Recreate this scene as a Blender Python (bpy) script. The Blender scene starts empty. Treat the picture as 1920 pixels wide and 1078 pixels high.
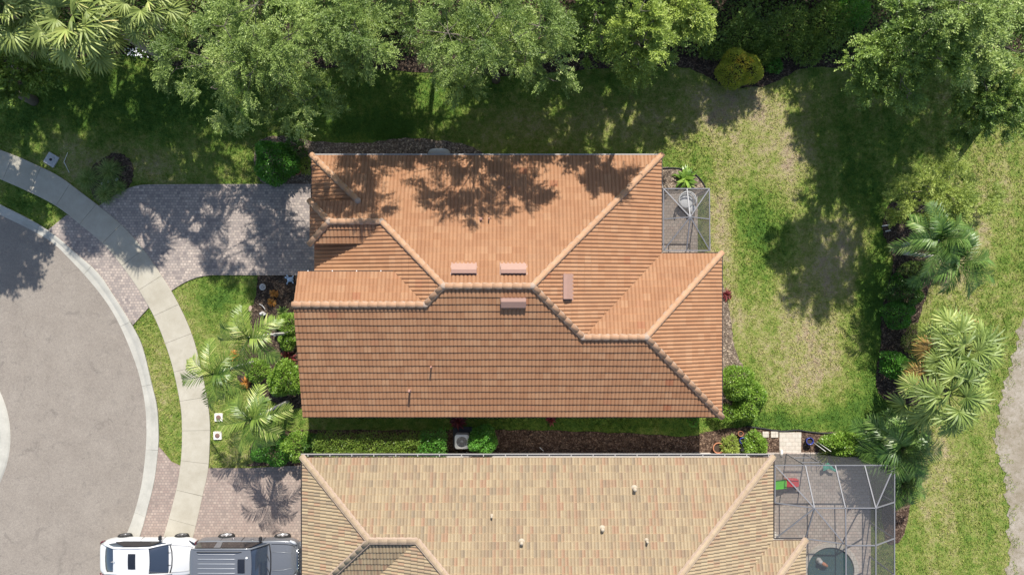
import bpy, bmesh, math, random
import numpy as np
from mathutils import Vector, Matrix
from mathutils.geometry import tessellate_polygon

# ------------------------------------------------------------------ camera, sky, sun
S = bpy.context.scene
COL = S.collection
H = 40.0                       # height of the drone
FP = 1520.0                    # focal length in pixels of the 1920 px wide photo
cd = bpy.data.cameras.new('camera'); cam = bpy.data.objects.new('camera', cd); COL.objects.link(cam)
cam.location = (0, 0, H); cam.rotation_euler = (0, 0, 0)
cd.sensor_width = 36; cd.lens = 36 * FP / 1920; cd.clip_end = 600
S.camera = cam
SUN_ELEV = math.radians(46); SUN_AZ = math.radians(8)      # azimuth from +Y towards +X
W = bpy.data.worlds.new('World'); S.world = W; W.use_nodes = True
nt = W.node_tree; bg = nt.nodes['Background']
sky = nt.nodes.new('ShaderNodeTexSky'); sky.sky_type = 'NISHITA'; sky.sun_disc = False
sky.sun_elevation = SUN_ELEV; sky.sun_rotation = SUN_AZ
nt.links.new(sky.outputs[0], bg.inputs[0]); bg.inputs[1].default_value = 0.125
sd = bpy.data.lights.new('sun', 'SUN'); sd.energy = 5.0; sd.angle = math.radians(0.5); sd.color = (1, .955, .88)
so = bpy.data.objects.new('sun', sd); COL.objects.link(so)
sv = Vector((math.sin(SUN_AZ)*math.cos(SUN_ELEV), math.cos(SUN_AZ)*math.cos(SUN_ELEV), math.sin(SUN_ELEV)))
so.rotation_euler = sv.to_track_quat('Z', 'Y').to_euler(); so.location = sv*60
S.view_settings.view_transform = 'Standard'; S.view_settings.look = 'None'
S.view_settings.exposure = 0.55; S.view_settings.gamma = 1
S.render.engine = 'CYCLES'
S.cycles.max_bounces = 6; S.cycles.transparent_max_bounces = 12

# ------------------------------------------------------------------ helpers
def P(px, py, h=0.0):
    s = (H-h)/FP
    return ((px-960)*s, (539-py)*s, h)
def P2(px, py, h=0.0):
    a = P(px, py, h); return (a[0], a[1])
def tag(o, label=None, cat=None, group=None, kind=None):
    if label: o['label'] = label
    if cat: o['category'] = cat
    if group: o['group'] = group
    if kind: o['kind'] = kind
    return o
def empty(name, loc, label, cat, group=None, rz=0):
    o = bpy.data.objects.new(name, None); COL.objects.link(o); o.location = loc
    o.rotation_euler = (0, 0, rz); o.empty_display_size = .2
    return tag(o, label, cat, group)
def link(name, me, parent=None, world=True):
    """link a mesh given in world coordinates under a parent that sits at its own place"""
    o = bpy.data.objects.new(name, me); COL.objects.link(o)
    if parent is not None:
        o.parent = parent
        if world:
            bpy_m = Matrix.Translation(-base_loc(parent))
            o.location = bpy_m.translation
    return o
def base_loc(p):
    v = Vector(p.location)
    q = p.parent
    while q is not None:
        v = v + Vector(q.location); q = q.parent
    return v
class MB:
    """collects polygons; build() makes one mesh object"""
    def __init__(s): s.v = []; s.f = []; s.sm = []
    def add(s, vs, fs, smooth=False):
        n = len(s.v); s.v += [tuple(map(float, q)) for q in vs]; s.f += [tuple(n+i for i in f) for f in fs]; s.sm += [smooth]*len(fs)
        return s
    def box(s, c, d, rz=0, M=None):
        x, y, z = d[0]/2, d[1]/2, d[2]/2
        vs = [Vector((a*x, b*y, e*z)) for e in (-1, 1) for b in (-1, 1) for a in (-1, 1)]
        R = Matrix.Rotation(rz, 3, 'Z') if M is None else M
        vs = [R @ q + Vector(c) for q in vs]
        return s.add(vs, [(0, 2, 3, 1), (4, 5, 7, 6), (0, 1, 5, 4), (2, 6, 7, 3), (0, 4, 6, 2), (1, 3, 7, 5)])
    def rbox(s, c, d, r=.05, rz=0, seg=4):
        """box with rounded vertical corners and a small top chamfer"""
        pts = []
        for k, (sx, sy) in enumerate(((1, 1), (-1, 1), (-1, -1), (1, -1))):
            for j in range(seg+1):
                a = math.pi/2*k + math.pi/2*j/seg
                pts.append((sx*(d[0]/2-r)+r*math.cos(a), sy*(d[1]/2-r)+r*math.sin(a)))
        return s.prism([(c[0]+p[0]*math.cos(rz)-p[1]*math.sin(rz), c[1]+p[0]*math.sin(rz)+p[1]*math.cos(rz)) for p in pts], c[2]-d[2]/2, c[2]+d[2]/2, bevel=min(r*.3, .02))
    def prism(s, pts, z0, z1, bevel=0):
        n = len(pts); cx = sum(p[0] for p in pts)/n; cy = sum(p[1] for p in pts)/n
        A = sum(pts[i][0]*pts[(i+1) % n][1]-pts[(i+1) % n][0]*pts[i][1] for i in range(n))
        if A < 0: pts = pts[::-1]
        vs = [(x, y, z0) for x, y in pts]
        if bevel:
            vs += [(x, y, z1-bevel) for x, y in pts]
            L = max(max(abs(p[0]-cx) for p in pts), max(abs(p[1]-cy) for p in pts))
            k = 1-bevel/L
            vs += [(cx+(x-cx)*k, cy+(y-cy)*k, z1) for x, y in pts]; m = 2
        else:
            vs += [(x, y, z1) for x, y in pts]; m = 1
        fs = [tuple(range(m*n, m*n+n)), tuple(range(n-1, -1, -1))]
        for l in range(m):
            for i in range(n):
                j = (i+1) % n; fs.append((l*n+i, l*n+j, (l+1)*n+j, (l+1)*n+i))
        return s.add(vs, fs)
    def tube(s, path, rad, n=8, caps=True):
        path = [Vector(p) for p in path]; m = len(path)
        if not hasattr(rad, '__len__'): rad = [rad]*m
        vs = []
        for i, p in enumerate(path):
            t = (path[min(i+1, m-1)]-path[max(i-1, 0)]).normalized()
            a = t.cross(Vector((0, 0, 1)))
            if a.length < .05: a = t.cross(Vector((0, 1, 0)))
            a.normalize(); b = t.cross(a)
            for k in range(n):
                th = 2*math.pi*k/n; vs.append(p+rad[i]*(a*math.cos(th)+b*math.sin(th)))
        fs = [(i*n+k, (i+1)*n+k, (i+1)*n+(k+1) % n, i*n+(k+1) % n) for i in range(m-1) for k in range(n)]
        if caps: fs += [tuple(range(n)), tuple(range(m*n-1, (m-1)*n-1, -1))]
        return s.add(vs, fs, True)
    def lathe(s, c, prof, n=20):
        vs = [(c[0]+r*math.cos(2*math.pi*k/n), c[1]+r*math.sin(2*math.pi*k/n), c[2]+z) for r, z in prof for k in range(n)]
        m = len(prof)
        fs = [(i*n+k, i*n+(k+1) % n, (i+1)*n+(k+1) % n, (i+1)*n+k) for i in range(m-1) for k in range(n)]
        fs += [tuple(range(n-1, -1, -1)), tuple(range((m-1)*n, m*n))]
        return s.add(vs, fs, True)
    def build(s, name, mat, parent=None, smooth=None):
        me = bpy.data.meshes.new(name); me.from_pydata(s.v, [], s.f)
        me.polygons.foreach_set('use_smooth', s.sm if smooth is None else [smooth]*len(s.f))
        me.materials.append(mat); me.update()
        return link(name, me, parent)
def fastmesh(name, V, F, mat, attrs=None, fattrs=None, smooth=False):
    """V (n,3), F (m,k) numpy arrays"""
    me = bpy.data.meshes.new(name); n = len(V); m, k = F.shape
    me.vertices.add(n); me.vertices.foreach_set('co', np.ascontiguousarray(V, dtype=np.float32).ravel())
    me.loops.add(m*k); me.loops.foreach_set('vertex_index', np.ascontiguousarray(F, dtype=np.int32).ravel())
    me.polygons.add(m); me.polygons.foreach_set('loop_start', np.arange(0, m*k, k, dtype=np.int32))
    me.polygons.foreach_set('loop_total', np.full(m, k, dtype=np.int32))
    if smooth: me.polygons.foreach_set('use_smooth', np.ones(m, dtype=bool))
    me.update(calc_edges=True)
    for nm, a in (attrs or {}).items():
        at = me.attributes.new(nm, 'FLOAT', 'POINT'); at.data.foreach_set('value', np.ascontiguousarray(a, dtype=np.float32))
    for nm, a in (fattrs or {}).items():
        at = me.attributes.new(nm, 'FLOAT', 'FACE'); at.data.foreach_set('value', np.ascontiguousarray(a, dtype=np.float32))
    me.materials.append(mat)
    return me

# ------------------------------------------------------------------ materials
class NM:
    def __init__(s, name, rough=.8, spec=.3):
        s.m = bpy.data.materials.new(name); s.m.use_nodes = True
        s.t = s.m.node_tree; s.b = s.t.nodes['Principled BSDF']
        s.b.inputs['Roughness'].default_value = rough; s.b.inputs['Specular IOR Level'].default_value = spec
    def n(s, typ, **kw):
        nd = s.t.nodes.new(typ)
        for k, v in kw.items():
            if hasattr(nd, k): setattr(nd, k, v)
            else: nd.inputs[k.replace('_', ' ')].default_value = v
        return nd
    def l(s, a, b): s.t.links.new(a, b)
    def pos(s): return s.n('ShaderNodeNewGeometry').outputs['Position']
    def noise(s, scale, detail=4, rough=.6, vec=None, dist=0):
        nd = s.n('ShaderNodeTexNoise'); nd.inputs['Scale'].default_value = scale; nd.inputs['Detail'].default_value = detail
        nd.inputs['Roughness'].default_value = rough; nd.inputs['Distortion'].default_value = dist
        s.l(vec if vec is not None else s.pos(), nd.inputs['Vector']); return nd.outputs['Fac']
    def ramp(s, fac, stops, interp='LINEAR'):
        r = s.n('ShaderNodeValToRGB'); r.color_ramp.interpolation = interp; e = r.color_ramp.elements
        while len(e) < len(stops): e.new(.5)
        for q, (p, c) in zip(e, stops):
            q.position = p; q.color = (*c, 1) if len(c) == 3 else c
        s.l(fac, r.inputs[0]); return r.outputs[0]
    def mix(s, fac, a, b, mode='MIX'):
        m = s.n('ShaderNodeMix', data_type='RGBA', blend_type=mode)
        for i, q in ((0, fac), (6, a), (7, b)):
            if hasattr(q, 'is_linked') or hasattr(q, 'links'): s.l(q, m.inputs[i])
            else: m.inputs[i].default_value = q if i == 0 else ((*q, 1) if len(q) == 3 else q)
        return m.outputs[2]
    def math(s, op, a, b=None, clamp=False):
        m = s.n('ShaderNodeMath', operation=op, use_clamp=clamp)
        for i, q in enumerate((a, b)):
            if q is None: continue
            if isinstance(q, (int, float)): m.inputs[i].default_value = q
            else: s.l(q, m.inputs[i])
        return m.outputs[0]
    def attr(s, name): return s.n('ShaderNodeAttribute', attribute_name=name).outputs['Fac']
    def col(s, c):
        if isinstance(c, tuple): s.b.inputs['Base Color'].default_value = (*c, 1)
        else: s.l(c, s.b.inputs['Base Color'])
        return s
    def bump(s, h, dist=.01, strength=1):
        b = s.n('ShaderNodeBump'); b.inputs['Distance'].default_value = dist; b.inputs['Strength'].default_value = strength
        s.l(h, b.inputs['Height']); s.l(b.outputs[0], s.b.inputs['Normal']); return s
def simple(name, c, rough=.7, spec=.3, metal=0, var=.15, scale=6):
    k = NM(name, rough, spec); k.b.inputs['Metallic'].default_value = metal
    n = k.noise(scale, 5)
    k.col(k.mix(n, tuple(x*(1-var) for x in c), tuple(min(1, x*(1+var)) for x in c)))
    return k.m
def leafmat(name, dark, light, odd=None, trans=.3, rough=.5):
    k = NM(name, rough, .35)
    t = k.attr('tint')
    st = [(0, dark), (.8, light)] + ([(1, odd)] if odd else [])
    c = k.ramp(t, st)
    k.col(c)
    tr = k.n('ShaderNodeBsdfTranslucent'); k.l(k.mix(.5, c, (light[0]*1.5, light[1]*1.5, light[2]*.8)), tr.inputs[0])
    mx = k.n('ShaderNodeMixShader'); mx.inputs[0].default_value = trans
    k.l(k.b.outputs[0], mx.inputs[1]); k.l(tr.outputs[0], mx.inputs[2])
    k.l(mx.outputs[0], k.t.nodes['Material Output'].inputs['Surface'])
    return k.m
def tilemat(name, kind):
    k = NM(name, .75, .25)
    t = k.attr('tint')
    if kind == 1:
        c = k.ramp(t, [(0, (.335, .168, .086)), (.3, (.352, .182, .095)), (.85, (.375, .200, .106)), (.985, (.395, .22, .12)), (1, (.32, .130, .066))])
    else:
        c = k.ramp(t, [(0, (.325, .248, .155)), (.28, (.375, .290, .180)), (.5, (.285, .215, .138)), (.68, (.345, .258, .160)), (.80, (.34, .215, .135)), (.92, (.260, .203, .136)), (1, (.39, .305, .19))])
    n1 = k.noise(1.3, 6, .7); n2 = k.noise(26, 4, .7)
    c = k.mix(k.math('MULTIPLY', k.ramp(n1, [(.45, (0, 0, 0)), (.75, (1, 1, 1))]), .22), c, (.16, .085, .055) if kind == 1 else (.20, .15, .10))
    c = k.mix(.35, c, k.ramp(n2, [(.3, (.45, .45, .45)), (.7, (1, 1, 1))]), 'MULTIPLY')
    k.col(c); k.bump(n2, .004, .5)
    return k.m

M = {}
M['tile'] = tilemat('terracotta_tile', 1)
M['tile_tan'] = tilemat('blended_tan_tile', 2)
def capmat(name, a, b):
    k = NM(name, .75, .25); t = k.attr('tint')
    c = k.mix(t, a, b); n2 = k.noise(14, 5, .7)
    k.col(k.mix(.4, c, k.ramp(n2, [(.25, (.5, .5, .5)), (.7, (1, 1, 1))]), 'MULTIPLY')); return k.m
M['cap'] = capmat('ridge_tile', (.42, .245, .145), (.46, .275, .165))
M['cap_tan'] = capmat('tan_ridge_tile', (.33, .245, .165), (.37, .285, .19))
M['mortar'] = simple('mortar', (.36, .27, .205), .9, var=.25, scale=30)
M['underlay'] = simple('roof_underlay', (.10, .06, .045), .95)
M['stucco'] = simple('stucco', (.55, .46, .36), .9)
M['stucco_white'] = simple('white_stucco', (.66, .62, .56), .9)
M['fascia'] = simple('painted_fascia', (.38, .26, .20), .6)
M['drip'] = simple('dark_drip_edge', (.035, .03, .03), .5)
M['gutter'] = simple('grey_gutter', (.34, .32, .30), .45)
M['vent_metal'] = simple('vent_painted_metal', (.33, .20, .155), .5, var=.08)
M['pipe_tan'] = simple('vent_pipe_tan', (.38, .32, .24), .6)
M['pipe_red'] = simple('vent_pipe_red', (.36, .20, .15), .6)
M['alu'] = simple('bronze_grey_aluminium', (.17, .17, .18), .4, metal=.0, var=.05)
M['alu_dark'] = simple('bronze_aluminium', (.07, .06, .06), .5)
M['black'] = simple('black_plastic', (.02, .02, .022), .5)
M['white'] = simple('white_plastic', (.75, .75, .74), .5, var=.04)
M['terra'] = simple('terracotta_pot', (.40, .17, .09), .8)
M['soil'] = simple('soil', (.05, .035, .025), 1, var=.4, scale=40)
M['blue'] = simple('blue_glaze', (.03, .05, .28), .2, .6)
M['bluepale'] = simple('pale_blue_paint', (.42, .52, .64), .5)
M['greyc'] = simple('grey_cast_stone', (.42, .41, .40), .9)
M['lime'] = simple('lime_plastic', (.16, .62, .06), .4, var=.05)
M['red'] = simple('red_plastic', (.62, .05, .06), .4, var=.05)
M['orange'] = simple('orange_plastic', (.7, .2, .04), .4, var=.05)
M['teal'] = simple('teal_fabric', (.08, .42, .30), .7)
M['rubber'] = simple('tyre_rubber', (.02, .02, .02), .85)
M['rim'] = simple('alloy_rim', (.55, .55, .56), .3, .6, metal=.5)
M['rim_dark'] = simple('dark_alloy_rim', (.09, .09, .095), .35, .6)
M['bark'] = simple('grey_bark', (.15, .13, .10), .95, var=.35, scale=14)
M['palmbark'] = simple('palm_trunk_bark', (.30, .25, .19), .95, var=.3, scale=20)
M['palewood'] = simple('pale_palm_trunk', (.62, .60, .55), .8, var=.15, scale=12)
M['stem'] = simple('brown_stem', (.10, .075, .05), .95)
M['pot_dark'] = simple('dark_pot', (.03, .03, .035), .4)

def carpaint(name, c, coat=1.0, rough=.35, metal=0):
    k = NM(name, rough, .5); k.col(c); k.b.inputs['Metallic'].default_value = metal
    k.b.inputs['Coat Weight'].default_value = coat; k.b.inputs['Coat Roughness'].default_value = .06; return k.m
M['paint_white'] = carpaint('white_car_paint', (.56, .56, .555))
M['paint_grey'] = carpaint('grey_car_paint', (.135, .143, .158), metal=.2)
M['paint_roof'] = carpaint('pale_roof_rib', (.27, .28, .30), metal=.2)
def glass(name, c, rough=.05):
    k = NM(name, rough, .8); k.col(c); k.b.inputs['Coat Weight'].default_value = 1; k.b.inputs['Coat Roughness'].default_value = .02; return k.m
M['carglass'] = glass('car_glass', (.03, .04, .06)); M['blackglass'] = glass('dark_car_glass', (.012, .012, .014))
M['lamp'] = glass('lamp_lens', (.45, .47, .5), .1); M['redlamp'] = glass('tail_lamp_lens', (.10, .01, .012), .15)
M['chrome'] = simple('chrome_trim', (.6, .6, .6), .15, metal=1, var=.03)

# screen mesh of the lanai cages: fine dark mesh, partly see-through
def screen(name, c, alpha):
    k = NM(name, .7, .2); k.col(c); k.b.inputs['Alpha'].default_value = alpha; return k.m
M['screen'] = screen('insect_screen', (.085, .085, .09), .36)
M['screen_dark'] = screen('insect_screen_wall', (.07, .07, .072), .5)

# grass : colour follows a dryness value plus fine noise in world space
def grassmat(name, blades):
    k = NM(name, .85, .15)
    d = k.attr('dry_shade')
    big = k.noise(.55, 5, .65); mid = k.noise(2.6, 7, .78); fine = k.noise(13, 5, .8)
    f = k.math('ADD', d, k.math('MULTIPLY', k.math('SUBTRACT', big, .5), .55))
    f = k.math('ADD', f, k.math('MULTIPLY', k.math('SUBTRACT', mid, .5), 1.5))
    f = k.math('ADD', f, k.math('MULTIPLY', k.math('SUBTRACT', fine, .5), 1.0), True)
    c = k.ramp(f, [(0, (.080, .165, .026)), (.25, (.15, .24, .038)), (.5, (.28, .315, .080)), (.72, (.40, .365, .16)), (.9, (.44, .355, .225)), (1, (.40, .30, .20))])
    ff = k.noise(48, 4, .8)
    c = k.mix(.8, c, k.ramp(ff, [(.30, (.45, .45, .45)), (.66, (1.1, 1.1, 1.1))]), 'MULTIPLY')
    if blades:
        t = k.attr('tint'); c = k.mix(.7, c, k.ramp(t, [(0, (.6, .65, .55)), (1, (1.45, 1.4, 1.2))]), 'MULTIPLY')
    k.col(c)
    if not blades: k.bump(k.math('ADD', ff, fine), .05, .9)
    return k.m
M['grass'] = grassmat('lawn_grass', False); M['blade'] = grassmat('grass_blades', True)

def mulchmat(name, a, b, c3):
    k = NM(name, .95, .1); v = k.n('ShaderNodeTexVoronoi'); v.inputs['Scale'].default_value = 17; v.inputs['Randomness'].default_value = 1
    k.l(k.pos(), v.inputs['Vector'])
    sep = k.n('ShaderNodeSeparateColor'); k.l(v.outputs['Color'], sep.inputs[0])
    c = k.ramp(sep.outputs[0], [(0, a), (.6, b), (.93, c3), (1, (c3[0]*1.6, c3[1]*1.55, c3[2]*1.4))])
    c = k.mix(.7, c, k.ramp(k.noise(3, 5), [(.3, (.5, .5, .5)), (.7, (1.15, 1.1, 1.05))]), 'MULTIPLY')
    k.col(c); k.bump(v.outputs['Distance'], .03, 1); return k.m
M['mulch'] = mulchmat('bark_mulch', (.045, .028, .02), (.10, .066, .048), (.19, .135, .10))
M['mulch_pale'] = mulchmat('dry_leaf_mulch', (.11, .085, .065), (.20, .155, .12), (.34, .28, .22))
M['mulch_dark'] = mulchmat('dark_mulch', (.030, .022, .017), (.070, .050, .038), (.13, .10, .075))  # darkest of the mulch tones

def asphaltmat():
    k = NM('asphalt', .9, .2)
    f = k.noise(60, 5, .85); m = k.noise(.8, 7, .7); st = k.noise(2.4, 7, .8, dist=1.0)
    c = k.ramp(m, [(.3, (.232, .20, .168)), (.7, (.282, .247, .208))])
    c = k.mix(.75, c, k.ramp(f, [(.36, (.4, .4, .4)), (.5, (.95, .95, .95)), (.64, (1.45, 1.45, 1.45))]), 'MULTIPLY')
    c = k.mix(.5, c, k.ramp(k.noise(9, 6, .8), [(.35, (.7, .7, .7)), (.65, (1.15, 1.15, 1.15))]), 'MULTIPLY')
    sc = k.noise(1.1, 8, .85, dist=.6)
    c = k.mix(k.math('MULTIPLY', k.ramp(sc, [(.575, (0, 0, 0)), (.61, (1, 1, 1))]), .35), c, (.10, .088, .08))
    c = k.mix(k.math('MULTIPLY', k.ramp(st, [(.54, (0, 0, 0)), (.66, (1, 1, 1))]), .28), c, (.10, .09, .085))
    v = k.n('ShaderNodeTexVoronoi', feature='DISTANCE_TO_EDGE'); v.inputs['Scale'].default_value = .16
    w = k.noise(1.5, 5, .6)
    va = k.n('ShaderNodeVectorMath', operation='ADD'); k.l(k.pos(), va.inputs[0])
    cx = k.n('ShaderNodeCombineXYZ'); k.l(w, cx.inputs[0]); k.l(w, cx.inputs[1]); k.l(cx.outputs[0], va.inputs[1]); k.l(va.outputs[0], v.inputs['Vector'])
    cr = k.ramp(v.outputs['Distance'], [(0, (1, 1, 1)), (.004, (0, 0, 0))])
    c = k.mix(k.math('MULTIPLY', cr, .22), c, (.07, .065, .06))
    k.col(c); k.bump(f, .006, .7); return k.m
M['asphalt'] = asphaltmat()
def concmat(name, a, b):
    k = NM(name, .85, .2); m = k.noise(.9, 7, .72); f = k.noise(30, 5, .8); s2 = k.noise(2.7, 6, .75)
    c = k.mix(k.ramp(m, [(.35, (0, 0, 0)), (.65, (1, 1, 1))]), a, b)
    c = k.mix(.3, c, k.ramp(f, [(.3, (.6, .6, .6)), (.65, (1.1, 1.1, 1.1))]), 'MULTIPLY')
    c = k.mix(k.math('MULTIPLY', k.ramp(s2, [(.55, (0, 0, 0)), (.75, (1, 1, 1))]), .3), c, tuple(x*.62 for x in a))
    k.col(c); k.bump(f, .003, .5); return k.m
M['concrete'] = concmat('sidewalk_concrete', (.36, .325, .255), (.44, .405, .33))
M['kerb'] = concmat('kerb_concrete', (.36, .345, .30), (.45, .43, .375))
def pavermat(name, cols, mortar, w=.155, h=.135, rot=0, blot=.4):
    k = NM(name, .85, .2)
    mp = k.n('ShaderNodeMapping'); mp.inputs['Rotation'].default_value = (0, 0, rot); k.l(k.pos(), mp.inputs[0])
    br = k.n('ShaderNodeTexBrick', offset=.5, squash=1)
    for nme, v in (('Scale', 1), ('Mortar Size', .012), ('Mortar Smooth', .3), ('Bias', 0), ('Brick Width', w), ('Row Height', h)): br.inputs[nme].default_value = v
    br.inputs['Color1'].default_value = (0, 0, 0, 1); br.inputs['Color2'].default_value = (1, 1, 1, 1); br.inputs['Mortar'].default_value = (.5, .5, .5, 1)
    k.l(mp.outputs[0], br.inputs['Vector'])
    sep = k.n('ShaderNodeSeparateColor'); k.l(br.outputs['Color'], sep.inputs[0])
    n = len(cols); c = k.ramp(sep.outputs[0], [(i/(n-1), q) for i, q in enumerate(cols)])
    bl = k.noise(.8, 6, .7); c = k.mix(blot, c, k.ramp(bl, [(.3, (.6, .6, .62)), (.7, (1.25, 1.2, 1.15))]), 'MULTIPLY')
    f = k.noise(28, 4, .8); c = k.mix(.4, c, k.ramp(f, [(.3, (.6, .6, .6)), (.7, (1.2, 1.2, 1.2))]), 'MULTIPLY')
    c = k.mix(br.outputs['Fac'], c, mortar)
    k.col(c); k.bump(k.math('SUBTRACT', 1.0, br.outputs['Fac']), .004, .5); return k.m
M['paver'] = pavermat('driveway_pavers', [(.23, .195, .18), (.35, .295, .255), (.42, .35, .295), (.28, .24, .215), (.48, .405, .34)], (.20, .175, .165))
M['paver_pink'] = pavermat('pink_pavers', [(.26, .205, .175), (.35, .28, .235), (.30, .23, .195), (.40, .32, .265)], (.20, .165, .145))
M['paver_patio'] = pavermat('patio_pavers', [(.40, .34, .285), (.54, .46, .39), (.46, .37, .31)], (.25, .22, .19), .2, .15)
M['paver_cream'] = pavermat('cream_pavers', [(.46, .42, .35), (.54, .49, .42), (.50, .44, .37)], (.33, .29, .24), .3, .2, blot=.2)
def sandmat():
    k = NM('sandy_soil', .95, .1); m = k.noise(.9, 7, .75); f = k.noise(22, 6, .85); sp = k.noise(4, 6, .8)
    c = k.ramp(m, [(.35, (.24, .20, .145)), (.65, (.37, .325, .27))])
    c = k.mix(.5, c, k.ramp(f, [(.3, (.55, .55, .55)), (.7, (1.2, 1.2, 1.2))]), 'MULTIPLY')
    c = k.mix(k.math('MULTIPLY', k.ramp(sp, [(.50, (0, 0, 0)), (.60, (1, 1, 1))]), .6), c, (.17, .15, .09))
    k.col(c); k.bump(f, .02, .8); return k.m
M['sand'] = sandmat()
def watermat():
    k = NM('pool_water', .06, .6); k.col(k.mix(k.noise(1.2, 3), (.035, .075, .075), (.06, .11, .11)))
    k.bump(k.noise(6, 2), .02, .3); return k.m
M['water'] = watermat()
# foliage
M['lf_acacia'] = leafmat('pale_grey_green_leaves', (.06, .11, .02), (.275, .365, .085), (.46, .53, .19), trans=.2)
M['lf_bright'] = leafmat('yellow_green_leaves', (.09, .15, .022), (.33, .42, .07), (.50, .56, .16), trans=.22)
M['lf_mid'] = leafmat('mid_green_leaves', (.045, .095, .015), (.235, .335, .06), (.42, .50, .15), trans=.2)
M['lf_dark'] = leafmat('deep_green_leaves', (.035, .085, .018), (.10, .20, .035), (.22, .33, .10), rough=.35)
M['lf_lime'] = leafmat('lime_green_leaves', (.09, .18, .025), (.26, .40, .06), (.42, .50, .15), rough=.35)
M['lf_hedge'] = leafmat('clipped_hedge_leaves', (.06, .12, .02), (.22, .31, .05), (.36, .42, .12), rough=.4)
M['lf_emerald'] = leafmat('emerald_leaves', (.04, .13, .018), (.13, .32, .045), (.28, .45, .12), rough=.35)
M['lf_yellow'] = leafmat('yellowish_leaves', (.13, .19, .035), (.36, .43, .09), (.52, .55, .19))
M['lf_croton'] = leafmat('croton_leaves', (.15, .22, .03), (.52, .54, .07), (.90, .58, .08))
M['lf_orange'] = leafmat('orange_croton_leaves', (.25, .10, .02), (.55, .24, .04), (.62, .36, .10))
M['lf_red'] = leafmat('red_cordyline_leaves', (.07, .012, .014), (.22, .035, .035), (.36, .14, .09))
M['lf_fan'] = leafmat('fan_palm_leaves', (.13, .18, .04), (.36, .42, .12), (.58, .52, .20), trans=.2)
M['lf_fanblue'] = leafmat('sabal_palm_leaves', (.09, .15, .03), (.28, .35, .085), (.52, .54, .18), trans=.18)
M['lf_brown'] = leafmat('drying_palm_leaves', (.22, .16, .05), (.48, .29, .09), (.5, .36, .16), trans=.2)
M['lf_palm'] = leafmat('palm_fronds', (.05, .11, .018), (.22, .30, .055), (.50, .51, .18), trans=.25, rough=.4)
M['lf_palmdark'] = leafmat('dark_palm_fronds', (.03, .08, .016), (.15, .25, .05), (.36, .43, .15), trans=.2, rough=.35)
M['lf_grass'] = leafmat('ornamental_grass', (.08, .14, .03), (.24, .33, .08), (.42, .42, .16))
M['flower'] = simple('white_petals', (.75, .76, .78), .7)
rng = np.random.default_rng(7); random.seed(7)

# ------------------------------------------------------------------ ground sheets
def cr(pts, n=6, closed=False):
    """Catmull-Rom through 2-D points"""
    pts = [np.array(p, float) for p in pts]; m = len(pts); out = []
    rngi = range(m if closed else m-1)
    for i in rngi:
        if closed: a, b, c, d = pts[i-1], pts[i], pts[(i+1) % m], pts[(i+2) % m]
        else: a, b, c, d = pts[max(i-1, 0)], pts[i], pts[i+1], pts[min(i+2, m-1)]
        for j in range(n):
            t = j/n
            out.append(.5*((2*b)+(-a+c)*t+(2*a-5*b+4*c-d)*t*t+(-a+3*b-3*c+d)*t**3))
    if not closed: out.append(pts[-1])
    return [tuple(p) for p in out]
def sheet(name, pts, z, mat, thick=.05, parent=None, kind='structure'):
    """pts in metres; a thin slab whose top lies at z"""
    me = bpy.data.meshes.new(name); bm = bmesh.new()
    A = sum(pts[i][0]*pts[(i+1) % len(pts)][1]-pts[(i+1) % len(pts)][0]*pts[i][1] for i in range(len(pts)))
    if A < 0: pts = pts[::-1]
    vs = [bm.verts.new((x, y, z)) for x, y in pts]
    for t in tessellate_polygon([[Vector((x, y, 0)) for x, y in pts]]):
        if len(set(t)) == 3:
            try: f = bm.faces.new([vs[i] for i in t])
            except ValueError: continue
            f.normal_update()
            if f.normal.z < 0: f.normal_flip()
    lo = [bm.verts.new((x, y, z-thick)) for x, y in pts]
    for i in range(len(pts)):
        j = (i+1) % len(pts)
        try: bm.faces.new((vs[j], vs[i], lo[i], lo[j]))
        except ValueError: pass
    bm.to_mesh(me); bm.free(); me.materials.append(mat)
    o = link(name, me, parent)
    if kind and parent is None: o['kind'] = kind
    return o
def px(pts, h=0): return [P2(a, b, h) for a, b in pts]
def inpoly(x, y, poly):
    x = np.asarray(x); y = np.asarray(y); c = np.zeros(x.shape, bool); n = len(poly)
    for i in range(n):
        x1, y1 = poly[i]; x2, y2 = poly[i-1]
        if y1 == y2: continue
        k = ((y1 > y) != (y2 > y)) & (x < (x2-x1)*(y-y1)/(y2-y1)+x1); c ^= k
    return c

KI = [(-150, 340), (-60, 378), (0, 403), (87, 447), (127, 482), (167, 525), (200, 567), (227, 614), (254, 680), (267, 728), (274, 778), (274, 835), (267, 900), (256, 948), (240, 995), (215, 1045), (180, 1100), (130, 1160)]
KO = [(-150, 318), (-60, 355), (0, 383), (87, 429), (154, 484), (187, 514), (214, 554), (247, 607), (268, 650), (284, 714), (295, 760), (298, 800), (298, 835), (291, 898), (279, 948), (263, 1005), (240, 1052), (205, 1108), (155, 1175)]
SI = [(-150, 280), (-60, 312), (0, 336), (57, 361), (107, 387), (150, 420), (197, 460), (230, 499), (260, 542), (288, 590), (308, 637), (325, 690), (339, 758), (342, 801), (341, 852), (334, 905), (321, 958), (306, 1010), (290, 1055), (265, 1110), (235, 1175)]
SO = [(-150, 238), (-60, 260), (0, 281), (50, 301), (110, 330), (150, 359), (187, 387), (230, 423), (270, 468), (304, 517), (325, 551), (347, 594), (364, 637), (376, 684), (389, 745), (394, 790), (394, 828), (391, 880), (381, 927), (363, 1005), (345, 1060), (320, 1115), (290, 1180)]
KIc, KOc, SIc, SOc = [cr(q, 5) for q in (KI, KO, SI, SO)]

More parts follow.
